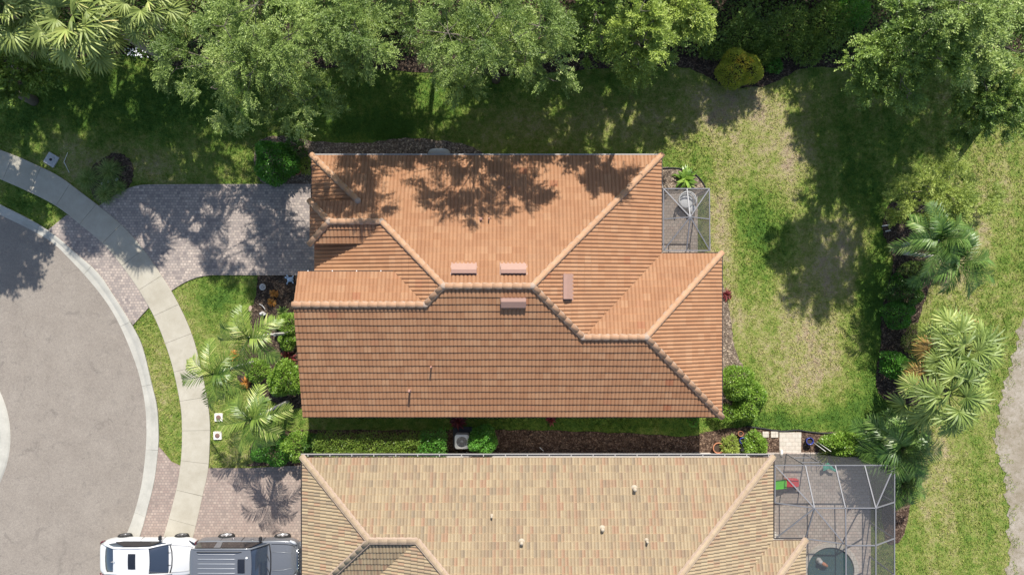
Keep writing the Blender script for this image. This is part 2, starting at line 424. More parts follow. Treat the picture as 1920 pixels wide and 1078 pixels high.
# lawn: one big sheet, finely divided near the houses, with a dryness attribute
DRY_SHADE = [(1430, 290, 75, 75, .32), (1350, 440, 28, 130, .38), (1385, 600, 35, 130, .20), (1500, 620, 75, 120, .34), (1540, 720, 60, 70, .28), (1585, 470, 60, 70, .42), (1330, 560, 20, 100, .15),
       (1420, 430, 42, 110, -.34), (1380, 700, 40, 60, -.15), (1640, 500, 28, 130, -.35), (1650, 620, 30, 150, -.35), (1290, 320, 45, 45, -.12), (1500, 790, 110, 25, -.35), (1600, 770, 60, 60, -.35), (1700, 260, 90, 60, -.15),
       (1860, 330, 60, 60, .12), (1780, 500, 60, 60, .35), (1850, 420, 60, 60, .10), (1890, 480, 40, 60, -.12), (1760, 920, 45, 120, .22), (1820, 900, 25, 170, -.05), (1720, 1040, 60, 60, -.1), (1850, 650, 40, 80, -.10), (1800, 780, 90, 60, .05),
       (150, 300, 55, 50, .30), (290, 310, 50, 35, .25), (420, 560, 60, 45, -.30), (350, 560, 30, 60, .12), (440, 620, 25, 60, .28), (440, 860, 40, 25, .18), (300, 700, 25, 120, .10), (310, 770, 30, 60, .08), (60, 200, 90, 60, -.20), (300, 180, 160, 70, -.22),
       (700, 200, 200, 40, .02), (950, 230, 70, 40, .20), (1120, 220, 160, 60, .22), (1400, 190, 90, 40, .30), (1130, 150, 90, 25, -.1), (1300, 230, 60, 50, .15), (660, 240, 60, 25, -.35), (740, 245, 40, 25, -.45), (1100, 795, 300, 20, -.3), (50, 380, 80, 30, -.25), (1490, 300, 30, 60, .35)]
DRY_SHADE += [(500, 190, 420, 60, -.20), (1000, 180, 300, 50, -.12), (1380, 200, 120, 40, .10), (1600, 330, 80, 100, -.15)]  # lower values here paint the north lawn's shade into its green
DX = np.array([P2(a, b) for a, b, *_ in DRY_SHADE]); DR = np.array([(c/38.0, d/38.0, v) for _, _, c, d, v in DRY_SHADE])
def dry_and_shade(x, y):
    x = np.asarray(x, float); y = np.asarray(y, float); r = np.full(x.shape, .38)
    r = r + np.where(x > 17.5, .06, 0)
    for (cx, cy), (rx, ry, v) in zip(DX, DR):
        wob = .25*np.sin(2.1*x+1.3*y+cx)+.2*np.sin(3.7*y-2.2*x+cy)
        r = r + v*np.exp(-(((x-cx)/rx)**2+((y-cy)/ry)**2)*(1+wob))
    # mower passes
    r = r + .045*np.sign(np.sin((x*.98+y*.12)*2*math.pi/1.15))*((x > 9.8))
    return r
gx = np.concatenate([[-120, -80, -50, -36], np.arange(-29, 29.01, .2), [36, 50, 80, 120]]); gy = np.concatenate([[-120, -80, -50, -28], np.arange(-17, 20.01, .2), [28, 50, 80, 120]])
XX, YY = np.meshgrid(gx, gy); nx, ny = len(gx), len(gy)
Z = .012*np.sin(XX*.9)*np.sin(YY*.7)-.012
Vv = np.stack([XX.ravel(), YY.ravel(), Z.ravel()-.004], 1)
idx = np.arange(nx*ny).reshape(ny, nx)
Ff = np.stack([idx[:-1, :-1].ravel(), idx[:-1, 1:].ravel(), idx[1:, 1:].ravel(), idx[1:, :-1].ravel()], 1)
me = fastmesh('lawn', Vv, Ff, M['grass'], {'dry_shade': dry_and_shade(Vv[:, 0], Vv[:, 1])}, smooth=True)
tag(link('lawn', me), kind='structure')

hard = []      # polygons where no grass grows
# cul-de-sac asphalt (with the planted island's kerb ring)
road = px(KIc)+[P2(-600, 1200), P2(-600, 340)]
sheet('road', road, .012, M['asphalt'], .04); hard.append(road+[])
mb = MB()
ring = []
isl_c = P2(-176, 819); ro, ri = 196/38.0, 178/38.0
prof = [(ro, .01), (ro-.06, .055), (ro-.2, .10), (ri+.05, .12), (ri, .10), (ri, -.02)]
vs = []; n = 96
for k in range(n):
    a = 2*math.pi*k/n
    for r, z in prof: vs.append((isl_c[0]+r*math.cos(a), isl_c[1]+r*math.sin(a), z))
m = len(prof)
mb.add(vs, [(k*m+j, ((k+1) % n)*m+j, ((k+1) % n)*m+j+1, k*m+j+1) for k in range(n) for j in range(m-1)])
tag(mb.build('island_kerb', M['kerb']), kind='structure')
mb = MB(); mb.prism([(isl_c[0]+ri*math.cos(2*math.pi*k/64), isl_c[1]+ri*math.sin(2*math.pi*k/64)) for k in range(64)], -.02, .09)
tag(mb.build('island_bed', M['mulch']), kind='structure')

# rolled kerb as separate poured lengths with thin joints
def resample(c, n):
    c = np.array(c); d = np.concatenate([[0], np.cumsum(np.hypot(*np.diff(c, axis=0).T))])
    t = np.linspace(0, d[-1], n); return np.stack([np.interp(t, d, c[:, 0]), np.interp(t, d, c[:, 1])], 1), d[-1]
def strip(name, inner, outer, segm, prof, mat, gap=.012):
    """prof: (u across 0..1, z) points; poured in lengths of about segm metres"""
    N = 400; a, L = resample(px(inner), N); b, _ = resample(px(outer), N)
    # match outer to inner by nearest point so joints run square
    bo = []
    for i in range(N):
        t = a[min(i+1, N-1)]-a[max(i-1, 0)]; t /= np.hypot(*t); nn = np.array([-t[1], t[0]])
        dd = b-a[i]; s = np.abs(dd@t); s[(dd@nn) < 0] = 99; bo.append(b[np.argmin(s)])
    b = np.array(bo); cnt = max(1, int(L/segm)); per = N/cnt; mb = MB()
    for q in range(cnt):
        i0, i1 = q*per, (q+1)*per-gap*N/L; ts = np.linspace(i0, min(i1, N-1), 8)
        vs = []
        for t in ts:
            p = np.array([np.interp(t, range(N), a[:, 0]), np.interp(t, range(N), a[:, 1])]); r = np.array([np.interp(t, range(N), b[:, 0]), np.interp(t, range(N), b[:, 1])])
            for u, z in prof: w = p+(r-p)*u; vs.append((w[0], w[1], z))
        m = len(prof); dz = .0015*math.sin(q*2.3)
        vs = [(x, y, z+dz) for x, y, z in vs]
        fs = [(i*m+j, (i+1)*m+j, (i+1)*m+j+1, i*m+j+1) for i in range(7) for j in range(m-1)]
        fs += [tuple(range(m)), tuple(range(8*m-1, 7*m-1, -1))]
        mb.add(vs, fs)
    return tag(mb.build(name, mat), kind='structure')
strip('kerb', KIc, KOc, 3.05, [(0, -.03), (0, .018), (.34, .016), (.42, .02), (.62, .055), (.8, .075), (.97, .08), (1, .07), (1, -.03)], M['kerb'])
strip('sidewalk', SIc, SOc, 1.46, [(0, -.03), (0, .062), (.02, .07), (.98, .07), (1, .062), (1, -.03)], M['concrete'])
KIm, KOm, SIm, SOm = px(KIc), px(KOc), px(SIc), px(SOc)
und = KIm+SOm[::-1]
hardk = KIm+KOm[::-1]; hards = SIm+SOm[::-1]; hard += [hardk, hards]
sheet('sidewalk_joint_bed', SIm+SOm[::-1], .050, simple('sidewalk_joint_grit', (.13, .12, .10), 1), .03)  # dark grit colour seen through the open sidewalk joints
sheet('kerb_joint_bed', KIm+KOm[::-1], .008, simple('joint_grit', (.12, .11, .10), 1), .03)
# paver aprons between kerb and sidewalk
def between(cA, cB, ya, yb, ca, cb):
    A = [p for p in cA if ya[0] <= p[1] <= ya[1]]; B = [p for p in cB if yb[0] <= p[1] <= yb[1]]
    return px([ca[0]]+A+[ca[1]]+[cb[1]]+B[::-1]+[cb[0]])
ap1 = between(KOc, SIc, (432, 600), (402, 573), [(91, 431), (250, 609)], [(126, 403), (279, 577)])
sheet('apron_pavers', ap1, .045, M['paver'], .06); hard.append(ap1)
ap2 = between(KOc, SIc, (840, 1150), (872, 1150), [(298, 838), (205, 1108)], [(337, 871), (265, 1110)])
ap2 = px([(298, 838), (304, 843), (312, 853), (322, 865)])+ap2[::-1][:0]+[P2(337, 872)]+px([p for p in SIc if 872 < p[1] < 1150])+px([p for p in KOc if 840 < p[1] < 1150][::-1])
sheet('apron_pavers_lower', ap2, .045, M['paver_pink'], .06); hard.append(ap2)
# driveways
dw1 = px(cr([(186, 386), (200, 377), (222, 363), (245, 352), (268, 347), (300, 346)], 4)+[(640, 345), (640, 516), (400, 516)]+cr([(398, 516), (375, 519), (350, 528), (325, 543), (322, 548)], 4)+[p for p in SOc[::-1] if 388 < p[1] < 548])
sheet('driveway', dw1, .048, M['paver'], .07); hard.append(dw1)
dw2 = px([(391, 877), (470, 877), (560, 872), (640, 869), (640, 1150), (300, 1150)]+[p for p in SOc[::-1] if 880 < p[1] < 1150])
sheet('neighbour_driveway', dw2, .048, M['paver_pink'], .07); hard.append(dw2)
# sandy track beyond the lawn on the right
sand = px(cr([(1960, 560), (1915, 605), (1905, 650), (1890, 700), (1878, 740), (1872, 790), (1865, 830), (1880, 880), (1888, 940), (1892, 1010), (1890, 1080), (1895, 1150)], 6)+[(2300, 1150), (2300, 560)])
sandw = [(x+.12*math.sin(i*2.1)+.06*math.sin(i*5.3), y+.1*math.sin(i*3.1)) for i, (x, y) in enumerate(sand)]
sheet('sand', sandw, .006, M['sand'], .03); hard.append([(x+.35+.3*math.sin(i*1.3), y) for i, (x, y) in enumerate(sandw)])

# planting beds
def bed(name, pts, mat='mulch', z=.022, smooth=True):
    q = px(cr(pts, 5, closed=True) if smooth else pts)
    q = [(x+.03*math.sin(i*2.7), y+.03*math.sin(i*1.9)) for i, (x, y) in enumerate(q)]
    sheet(name, q, z, M[mat], .03); hard.append(q); return q
bed('back_bed', [(-60, 120), (40, 112), (95, 110), (130, 112), (190, 102), (260, 104), (300, 118), (380, 128), (640, 128), (760, 134), (900, 142), (1000, 140), (1100, 131), (1230, 124), (1290, 129), (1330, 146), (1365, 163), (1430, 162), (1470, 146), (1510, 128), (1600, 128), (1700, 130), (1800, 90), (2050, 80), (2150, -200), (1200, -330), (0, -330), (-150, -200)], 'mulch_dark')
bed('north_wall_bed', [(477, 288), (490, 262), (530, 255), (580, 264), (640, 268), (690, 268), (730, 262), (770, 259), (830, 264), (875, 272), (900, 284), (915, 300), (900, 330), (700, 330), (600, 345), (500, 345), (480, 320)], 'mulch_pale', .018)
bed('front_bed', [(488, 514), (540, 513), (640, 513), (640, 600), (640, 700), (610, 750), (570, 765), (525, 758), (480, 735), (450, 715), (440, 680), (452, 655), (470, 628), (468, 590), (480, 555)], 'mulch_dark')
bed('side_bed', [(470, 835), (500, 815), (560, 806), (700, 806), (800, 806), (860, 806), (930, 806), (1000, 806), (1100, 809), (1200, 813), (1290, 818), (1330, 808), (1400, 800), (1470, 807), (1560, 810), (1620, 815), (1640, 830), (1640, 870), (1400, 880), (900, 880), (500, 874), (475, 866)], 'mulch', .016)
bed('patio_corner_bed', [(1225, 318), (1260, 315), (1292, 322), (1312, 335), (1322, 352), (1318, 365), (1225, 370)], 'mulch_pale')
bed('east_wall_bed', [(1320, 520), (1355, 535), (1365, 570), (1372, 610), (1377, 650), (1395, 690), (1418, 715), (1425, 750), (1400, 775), (1340, 780), (1320, 700)], 'mulch_pale')
bed('rear_lawn_bed', [(1672, 380), (1658, 405), (1655, 435), (1670, 470), (1674, 500), (1662, 545), (1652, 595), (1652, 640), (1644, 690), (1645, 730), (1670, 755), (1720, 760), (1760, 740), (1735, 690), (1720, 620), (1735, 560), (1755, 500), (1745, 440), (1745, 390), (1710, 370)], 'mulch_dark')
bed('sidewalk_bed', [(190, 300), (215, 287), (242, 297), (250, 320), (245, 345), (225, 366), (196, 382), (178, 372), (168, 345), (172, 315)], 'mulch_dark')
bed('rear_corner_bed', [(1640, 850), (1670, 835), (1700, 840), (1712, 880), (1706, 950), (1690, 1010), (1660, 1010), (1650, 900)], 'mulch')
# grass stays out from under the houses
hard.append([(-9.0, 5.6), (6.4, 5.6), (6.4, 1.2), (9.1, 1.2), (9.1, -5.4), (-9.0, -5.4)]); hard.append([(-9.2, -8.2), (11.5, -8.2), (11.5, -20), (-9.2, -20)])
# grass blades over the lawn
def scatter(n, x0, x1, y0, y1):
    x = rng.uniform(x0, x1, n); y = rng.uniform(y0, y1, n); k = np.zeros(n, bool)
    for q in hard: k |= inpoly(x, y, q)
    return x[~k], y[~k]
def blades(n):
    x, y = scatter(n, -26, 26, -15, 15); n = len(x); dr = dry_and_shade(x, y)
    V = []; T = rng.random(n)
    for b in range(3):
        a = rng.uniform(0, 2*math.pi, n); h = rng.uniform(.035, .085, n)*(1.15-.5*np.clip(dr, 0, 1)); w = rng.uniform(.010, .024, n); ln = rng.uniform(.02, .10, n)
        bx = x+rng.normal(0, .02, n); by = y+rng.normal(0, .02, n); ca, sa = np.cos(a), np.sin(a)
        z0 = np.full(n, -.02)
        V.append(np.stack([np.stack([bx-sa*w, by+ca*w, z0], 1), np.stack([bx+sa*w, by-ca*w, z0], 1), np.stack([bx+ca*ln, by+sa*ln, h], 1)], 1))
    V = np.concatenate(V).reshape(-1, 3); F = np.arange(len(V)).reshape(-1, 3)
    me = fastmesh('grass', V, F, M['blade'], {'dry_shade': np.tile(np.repeat(dr, 3), 3), 'tint': np.tile(np.repeat(T, 3), 3)})
    tag(link('grass', me), 'short patchy green and straw coloured turf blades of the lawns', 'grass', kind='stuff')
blades(190000)

# ------------------------------------------------------------------ roofs
PITCH = .45
def hash2(a, b): return (math.sin(a*12.9898+b*78.233)*43758.5453) % 1.0
def slope(polys, g, h0, out, seedk, two=False):
    """polys: convex plan polygons (m). plane height = h0 + g.(x,y). Tiles climb along g."""
    g = np.array(g, float); gl = np.hypot(*g); u = g/gl; e = np.array([u[1], -u[0]]); cs = 1/math.sqrt(1+gl*gl)
    allp = np.array([p for q in polys for p in q]); t0 = (allp@u).min()
    ROW = .335*cs; PW = .15 if two else .172
    for poly in polys:
        q = np.array(poly); ts = q@u; ss = q@e
        r0 = int((ts.min()-t0)/ROW)-1; r1 = int((ts.max()-t0)/ROW)+2; c0 = int(ss.min()/PW)-1; c1 = int(ss.max()/PW)+2
        fr = np.array([0, .14, .32, .5, .68, .86]); zf = .050*np.sin(np.pi*fr)**.8
        sv_ = (np.arange(c0, c1)[:, None]+fr[None]).ravel()*PW; sz = np.tile(zf, c1-c0); ns = len(sv_)
        V = []; rows = []
        for r in range(r0, r1):
            tj = t0+r*ROW
            for k, (tt, tz) in enumerate(((tj, .045), (tj+.5*ROW, .0225), (tj+ROW-.010, .001))):
                jit = np.array([.004*hash2(r+seedk, c)-.002 for c in range(c0, c1)]).repeat(6)
                tw = tt+.006*np.sin(sv_*1.7+r)
                xy = np.outer(sv_, e)+np.outer(tw, u)
                z = h0+xy@g+sz+tz+jit
                V.append(np.column_stack([xy, z])); rows.append(r)
        V = np.concatenate(V); nr = len(rows); idx = np.arange(nr*ns).reshape(nr, ns)
        F = np.stack([idx[:-1, :-1].ravel(), idx[:-1, 1:].ravel(), idx[1:, 1:].ravel(), idx[1:, :-1].ravel()], 1)
        me = bpy.data.meshes.new('tmp'); me.from_pydata(V.tolist(), [], F.tolist())
        bm = bmesh.new(); bm.from_mesh(me); bpy.data.meshes.remove(me)
        cen = q.mean(0)
        for i in range(len(q)):
            a, b = q[i], q[(i+1) % len(q)]; d = b-a
            nrm = np.array([d[1], -d[0]]);
            if nrm@(cen-a) > 0: nrm = -nrm
            bmesh.ops.bisect_plane(bm, geom=bm.verts[:]+bm.edges[:]+bm.faces[:], dist=1e-5, plane_co=(a[0], a[1], 0), plane_no=(nrm[0], nrm[1], 0), clear_outer=True)
        bm.verts.ensure_lookup_table(); base = len(out['v'])
        out['v'] += [tuple(v.co) for v in bm.verts]
        bm.verts.index_update()
        for f in bm.faces:
            if f.normal.z < 0: f.normal_flip()
            out['f'].append(tuple(base+v.index for v in f.verts))
            c = f.calc_center_median(); xy = np.array([c.x, c.y]); s_ = xy@e/PW; r_ = math.floor((xy@u-t0)/ROW+.004)
            if two:
                half = math.floor(s_*1+.25); out['t'].append(hash2(half+seedk*7, r_*3.1+seedk))
            else:
                out['t'].append(hash2(math.floor(s_)//2*1.7+seedk, r_*5.3+seedk))
        bm.free()
def roofmesh(name, slopes, mat, parent, two=False):
    out = {'v': [], 'f': [], 't': []}
    for i, (polys, g, h0) in enumerate(slopes): slope(polys, g, h0, out, i*11+3, two)
    me = bpy.data.meshes.new(name); me.from_pydata(out['v'], [], out['f']); at = me.attributes.new('tint', 'FLOAT', 'FACE'); at.data.foreach_set('value', out['t'])
    me.materials.append(mat); me.update(); return link(name, me, parent)
def caps(name, a, b, parent, mat, r=.12, seg=.42):
    """row of overlapping half-round cap tiles from low point a to high point b"""
    a = Vector(a); b = Vector(b); d = b-a; L = d.length; n = max(1, round(L/seg)); d.normalize()
    s = d.cross(Vector((0, 0, 1))).normalized(); up = s.cross(d).normalized()
    V = []; F = []; T = []
    K = 9
    for i in range(n):
        p0 = a+d*(L*i/n-.03); p1 = a+d*(L*(i+1)/n+.012); t = random.random()
        b0 = len(V)
        for p, rr, dz in ((p0, r*1.012, .007), (p1, r*.985, .0)):
            for k in range(K):
                th = math.pi*k/(K-1); V.append(p+s*(rr*math.cos(th)*1.05)+up*(rr*math.sin(th)*.85+dz-.02)); T.append(t)
        for p, rr, dz in ((p0, r*.94, .007),):
            for k in range(K):
                th = math.pi*k/(K-1); V.append(p+s*(rr*math.cos(th))+up*(rr*math.sin(th)*.80+dz-.035)); T.append(t*.8)  # lip takes a lower tint, shading painted under each cap's edge
        F += [(b0+k, b0+k+1, b0+K+k+1, b0+K+k) for k in range(K-1)]
        F += [(b0+k, b0+2*K+k, b0+2*K+k+1, b0+k+1) for k in range(K-1)]
    V = np.array([tuple(v) for v in V]); F = np.array(F)
    me = fastmesh(name, V, F, mat, {'tint': T}, smooth=True); return link(name, me, parent)
def mortar_strip(a, b, mb, w=.138):
    a = Vector(a); b = Vector(b); d = (b-a).normalized(); s = d.cross(Vector((0, 0, 1))).normalized()
    vs = []
    n = max(2, int((b-a).length/.12))
    for i in range(n+1):
        p = a+(b-a)*i/n
        for q, z in ((-w-.012*math.sin(i*2.3), -.04), (-w+.04, .052), (w-.04, .052), (w+.012*math.sin(i*1.7), -.04)): vs.append(p+s*q+Vector((0, 0, z)))
    mb.add(vs, [(i*4+j, i*4+j+1, i*4+4+j+1, i*4+4+j) for i in range(n) for j in range(3)])
def blob(mb, c, r, n=10):
    mb.lathe((c[0], c[1], c[2]-.02), [(r, 0), (r*.93, r*.22), (r*.6, r*.5), (r*.2, r*.58)], n)

# ---- the terracotta house
p = PITCH
hse = empty('house', (0, 0, 0), 'single storey house with orange terracotta barrel tile roof at the centre', 'house')
hN0 = 2.9+p*6.04; hS0 = 2.9+p*5.907; hR = 2.9+p*5.9735
slopes1 = [
    ([[(-9.15, 6.04), (6.835, 6.04), (4.645, 3.85), (-6.85, 3.85)], [(-9.0, 3.85), (4.645, 3.85), (3.695, 2.9), (-8.05, 2.9)], [(-5.73, 2.9), (3.695, 2.9), (.862, .066), (-2.90, .066)]], (0, -p), hN0),
    ([[(-9.15, 6.04), (-6.85, 3.85), (-9.15, 3.85)]], (.9855/2.3, 0), 2.9+.9855/2.3*9.15),
    ([[(-9.0, 3.85), (-8.05, 2.9), (-9.0, 1.95)]], (p, 0), 4.313+p*8.05),
    ([[(-9.0, 1.95), (-8.05, 2.9), (-5.73, 2.9), (-6.68, 1.95)]], (0, p), 4.313-p*2.9),
    ([[(-9.05, .3), (-6.68, .3), (-6.68, 2.5), (-9.05, 2.5)], [(-6.68, .3), (-6.68, 1.95), (-5.73, 2.9), (-5.13, 2.3), (-5.13, .3)], [(-5.13, 2.3), (-2.90, .066), (-3.71, -.732), (-5.13, .70)]], (p, 0), hR+p*2.9),
    ([[(-9.36, -.732), (-3.71, -.732), (-5.13, .70), (-9.33, .70)]], (0, -p), 5.227-p*.732),
    ([[(-9.43, -2.17), (5.858, -2.17), (9.593, -5.907), (-9.56, -5.907)], [(-9.36, -.732), (1.66, -.732), (3.097, -2.17), (-9.43, -2.17)], [(-3.71, -.732), (1.66, -.732), (.862, .066), (-2.90, .066)]], (0, p), hS0),
    ([[(6.835, 6.04), (.862, .066), (3.097, -2.17), (6.835, 1.562)]], (-p, 0), 2.9+p*6.835),
    ([[(3.097, -2.17), (6.835, 1.562), (9.593, 1.562), (5.858, -2.17)]], (0, -p), 2.9+p*1.562),
    ([[(9.593, 1.562), (5.858, -2.17), (9.593, -5.907)]], (-p, 0), 2.9+p*9.593)]
roof = roofmesh('roof', slopes1, M['tile'], hse)
def hz(x, y, f): return (x, y, f)
PK = dict(E=(.862, .066, hR), Wp=(-2.90, .066, hR), G=(-3.71, -.732, 5.227), GW=(-9.40, -.732, 5.227), V1=(-5.73, 2.9, 4.313), V2=(-8.05, 2.9, 4.313), NWp=(-6.85, 3.85, 3.8855),
          NE=(6.87, 6.08, 2.88), SE=(9.62, -5.94, 2.88), NE2=(9.62, 1.59, 2.88), W1=(3.097, -2.17, 4.582), W2=(5.858, -2.17, 4.582), NW=(-9.18, 6.07, 2.88), PN=(-9.03, 3.88, 3.87), PS=(-9.03, 1.92, 3.87))
ridges = [('NE', 'E'), ('Wp', 'E'), ('G', 'Wp'), ('GW', 'G'), ('V1', 'Wp'), ('V2', 'V1'), ('PN', 'V2'), ('PS', 'V2'), ('NW', 'NWp'), ('W1', 'E'), ('W1', 'W2'), ('NE2', 'W2'), ('SE', 'W2')]
UP = Vector((0, 0, .075))
mm = MB()
for a, b in ridges:
    A = Vector(PK[a])+UP; B = Vector(PK[b])+UP; caps('ridge_cap', A, B, roof, M['cap']); mortar_strip(A, B, mm)
for k in ('E', 'Wp', 'G', 'V1', 'V2', 'W1', 'W2', 'NWp'): blob(mm, Vector(PK[k])+Vector((0, 0, .10)), .15)
mm.build('ridge_mortar', M['mortar'], roof)
def hoodvent(c, lx, ly, g, mat, tilt_axis):
    """low slope vent: a hood raised on a short throat, open on the downhill side"""
    mb = MB(); gx_, gy_ = g
    z = lambda x, y, d: c[2]+gx_*(x-c[0])+gy_*(y-c[1])+d
    hx, hy = lx/2, ly/2
    # hood: ridge line along the long side, uphill face steep, downhill face shallow
    gl = math.hypot(*g); ux, uy = gx_/gl, gy_/gl; ex, ey = -uy, ux
    L, D = (lx, ly) if abs(uy) > .5 else (ly, lx)
    def pt(s, t, d): x = c[0]+ex*s+ux*t; y = c[1]+ey*s+uy*t; return (x, y, z(x, y, d))
    rows = [(-D/2, .05), (-D/2, .25), (D*.12, .30), (D/2, .22), (D/2, .05)]
    vs = [pt(s*L/2, t, d) for t, d in rows for s in (-1, 1)]
    fs = [(2*i, 2*i+1, 2*i+3, 2*i+2) for i in range(4)]+[tuple(2*i for i in range(4, -1, -1)), tuple(2*i+1 for i in range(5))]
    mb.add(vs, fs)
    fl = [pt(s, t, .052) for s, t in ((-L/2-.05, -D/2-.06), (L/2+.05, -D/2-.06), (L/2+.05, D/2+.08), (-L/2-.05, D/2+.08))]
    mb.add(fl, [(0, 1, 2, 3)])
    return mb.build('roof_vent', mat, roof)
def onroof(pxx, pyy, g, h0, rise=.2):
    h = 4.0
    for _ in range(20):
        x, y = P2(pxx, pyy, h); h = h0+g[0]*x+g[1]*y+rise
    return (x, y, h-rise)
for q, g, h0, lx, ly in (((870, 503), (0, -p), hN0, 1.08, .42), ((963, 503), (0, -p), hN0, 1.08, .42), ((963, 568), (0, p), hS0, 1.06, .42), ((1065, 537), (-p, 0), 2.9+p*6.835, .40, 1.08)):
    hoodvent(onroof(*q, g, h0, .25), lx, ly, g, M['vent_metal'], 0)
def pipe(q, g, h0, hh, r, mat, par):
    c = onroof(*q, g, h0, 0); mb = MB(); mb.tube([(c[0], c[1], c[2]-.1), (c[0], c[1], c[2]+hh)], r, 10)
    mb.lathe((c[0], c[1], c[2]-.02), [(r*2.2, .03), (r*1.9, .07), (r*1.1, .10), (r*1.05, .12)], 12)
    mb.build('vent_pipe', mat, par)
for q, r, hh, m_ in (((955, 352), .045, .28, 'pipe_red'), ((902, 412), .05, .18, 'pipe_red'), ((917, 411), .03, .32, 'pipe_red')): pipe(q, (0, -p), hN0, hh, r, M[m_], roof)
for q, r, hh in (((809, 687), .035, .42), ((769, 731), .05, .5)): pipe(q, (0, p), hS0, hh, r, M['pipe_red'], roof)
# underlay just below the tiles, soffits, fascia and walls
mb = MB()
for polys, g, h0 in slopes1+[]:
    for q in polys:
        zz = [h0+g[0]*x+g[1]*y-.03 for x, y in q]; mb.add([(x, y, z) for (x, y), z in zip(q, zz)], [tuple(range(len(q)))])
mb.build('roof_underlay', M['underlay'], hse)
mb = MB(); outl = [(-9.10, 5.98), (6.78, 5.98), (6.78, 1.50), (9.54, 1.50), (9.54, -5.86), (-9.45, -5.86), (-9.30, -.8), (-9.30, .2), (-9.0, .2), (-9.0, 3.8), (-9.10, 3.8)]
def fascia(mb, a, b, z, t=.03, hgt=.17, z2=None):
    a = Vector((*a, 0)); b = Vector((*b, 0)); d = b-a; mid = (a+b)/2; z2 = z if z2 is None else z2
    s = Vector((d.y, -d.x, 0)).normalized()*t/2
    vs = [a+s+Vector((0, 0, z-hgt)), a-s+Vector((0, 0, z-hgt)), b-s+Vector((0, 0, z2-hgt)), b+s+Vector((0, 0, z2-hgt)), a+s+Vector((0, 0, z)), a-s+Vector((0, 0, z)), b-s+Vector((0, 0, z2)), b+s+Vector((0, 0, z2))]
    mb.add(vs, [(0, 1, 2, 3), (4, 7, 6, 5), (0, 4, 5, 1), (1, 5, 6, 2), (2, 6, 7, 3), (3, 7, 4, 0)])
for i in range(len(outl)):
    a, b = outl[i], outl[(i+1) % len(outl)]
    if i in (5, 6, 7, 8): continue
    fascia(mb, a, b, 2.90)
fascia(mb, (-9.52, -5.86), (-9.34, -.73), 2.93, z2=5.24); fascia(mb, (-9.34, -.73), (-9.31, .68), 5.24, z2=4.59); fascia(mb, (-9.3, .66), (-5.1, .66), 4.56, hgt=.1)
fascia(mb, (-9.0, .2), (-9.0, 2.0), 2.82); fascia(mb, (-8.98, 1.97), (-8.98, 3.83), 3.87); fascia(mb, (-8.96, 1.97), (-6.75, 1.97), 3.87); fascia(mb, (-8.96, 3.83), (-6.9, 3.83), 3.87)
mb.build('fascia', M['fascia'], hse)
for a, b, z in (((6.86, 6.06), (6.86, 1.6), 2.94), ((6.9, 1.585), (9.62, 1.585), 2.94), ((9.62, 1.6), (9.62, -5.93), 2.94), ((9.6, -5.935), (-9.56, -5.935), 2.92), ((-9.3, .715), (-5.2, .715), 4.62), ((-9.18, 6.0), (-9.18, 3.9), 2.93)):
    mb = MB(); fascia(mb, a, b, z, .035, .06); mb.build('drip_edge', M['drip'], hse)
mb = MB(); fascia(mb, (-9.18, 6.075), (6.86, 6.075), 2.965, .055, .07); mb.build('gutter', M['gutter'], hse)
for i in range(5): mb = MB(); mb.box((-8.9+i*1.06, .725, 4.625), (.035, .05, .03)); mb.build('gutter_strap', M['white'], hse)
mb = MB()
mb.prism([(-9.0, 5.9), (6.7, 5.9), (6.7, 1.42), (9.46, 1.42), (9.46, -5.78), (-9.4, -5.78), (-9.25, -.7), (-9.25, .3), (-8.95, .3), (-8.95, 5.0)], 2.66, 2.72); mb.build('soffit', M['stucco_white'], hse)
mb = MB()
mb.prism([(-8.75, 5.55), (6.35, 5.55), (6.35, 1.07), (9.1, 1.07), (9.1, -5.42), (-9.05, -5.42), (-9.05, .28), (-8.6, .28), (-8.6, 5.0), (-8.75, 5.0)], 0, 2.655)
mb.box((-7.1, -.2, 3.6), (3.9, 1.1, 1.78)); mb.box((-7.5, 2.9, 3.2), (2.3, 1.3, 1.15))
g_ = [(-5.4, 2.73), (.25, 2.73), (.25, 4.52), (-.73, 4.98), (-5.4, 2.95)]
mb.add([(-9.04, y, z) for y, z in g_]+[(-8.9, y, z) for y, z in g_], [tuple(range(5)), tuple(range(9, 4, -1))]+[(i, (i+1) % 5, 5+(i+1) % 5, 5+i) for i in range(5)])
mb.build('wall', M['stucco'], hse)
# garage door, front windows under the eaves
mb = MB(); mb.box((-8.775, 3.2, 1.15), (.04, 3.9, 2.2))
for k in range(4): mb.box((-8.80, 3.2, .35+.55*k), (.02, 3.7, .42))
mb.build('garage_door', M['white'], hse)
mb = MB(); mb.box((-9.075, -3.0, 1.5), (.04, 1.9, 1.5)); w = mb.build('window', M['blackglass'], hse)
mb = MB()
for y in (-3.98, -3.0, -2.02): mb.box((-9.10, y, 1.5), (.05, .07, 1.6))
for z in (.72, 2.28): mb.box((-9.101, -3.0, z), (.05, 2.03, .07))
mb.build('window_frame', M['white'], w)
# rain head on the gable rake
mb = MB(); c = P2(565, 692, 3.75); mb.lathe((c[0]+.02, c[1], 3.4), [(.10, 0), (.16, .12), (.18, .25), (.14, .31), (.06, .36)], 14); mb.box((c[0]-.02, c[1]-.02, 3.55), (.16, .30, .12)); mb.build('gable_finial', M['cap'], hse)

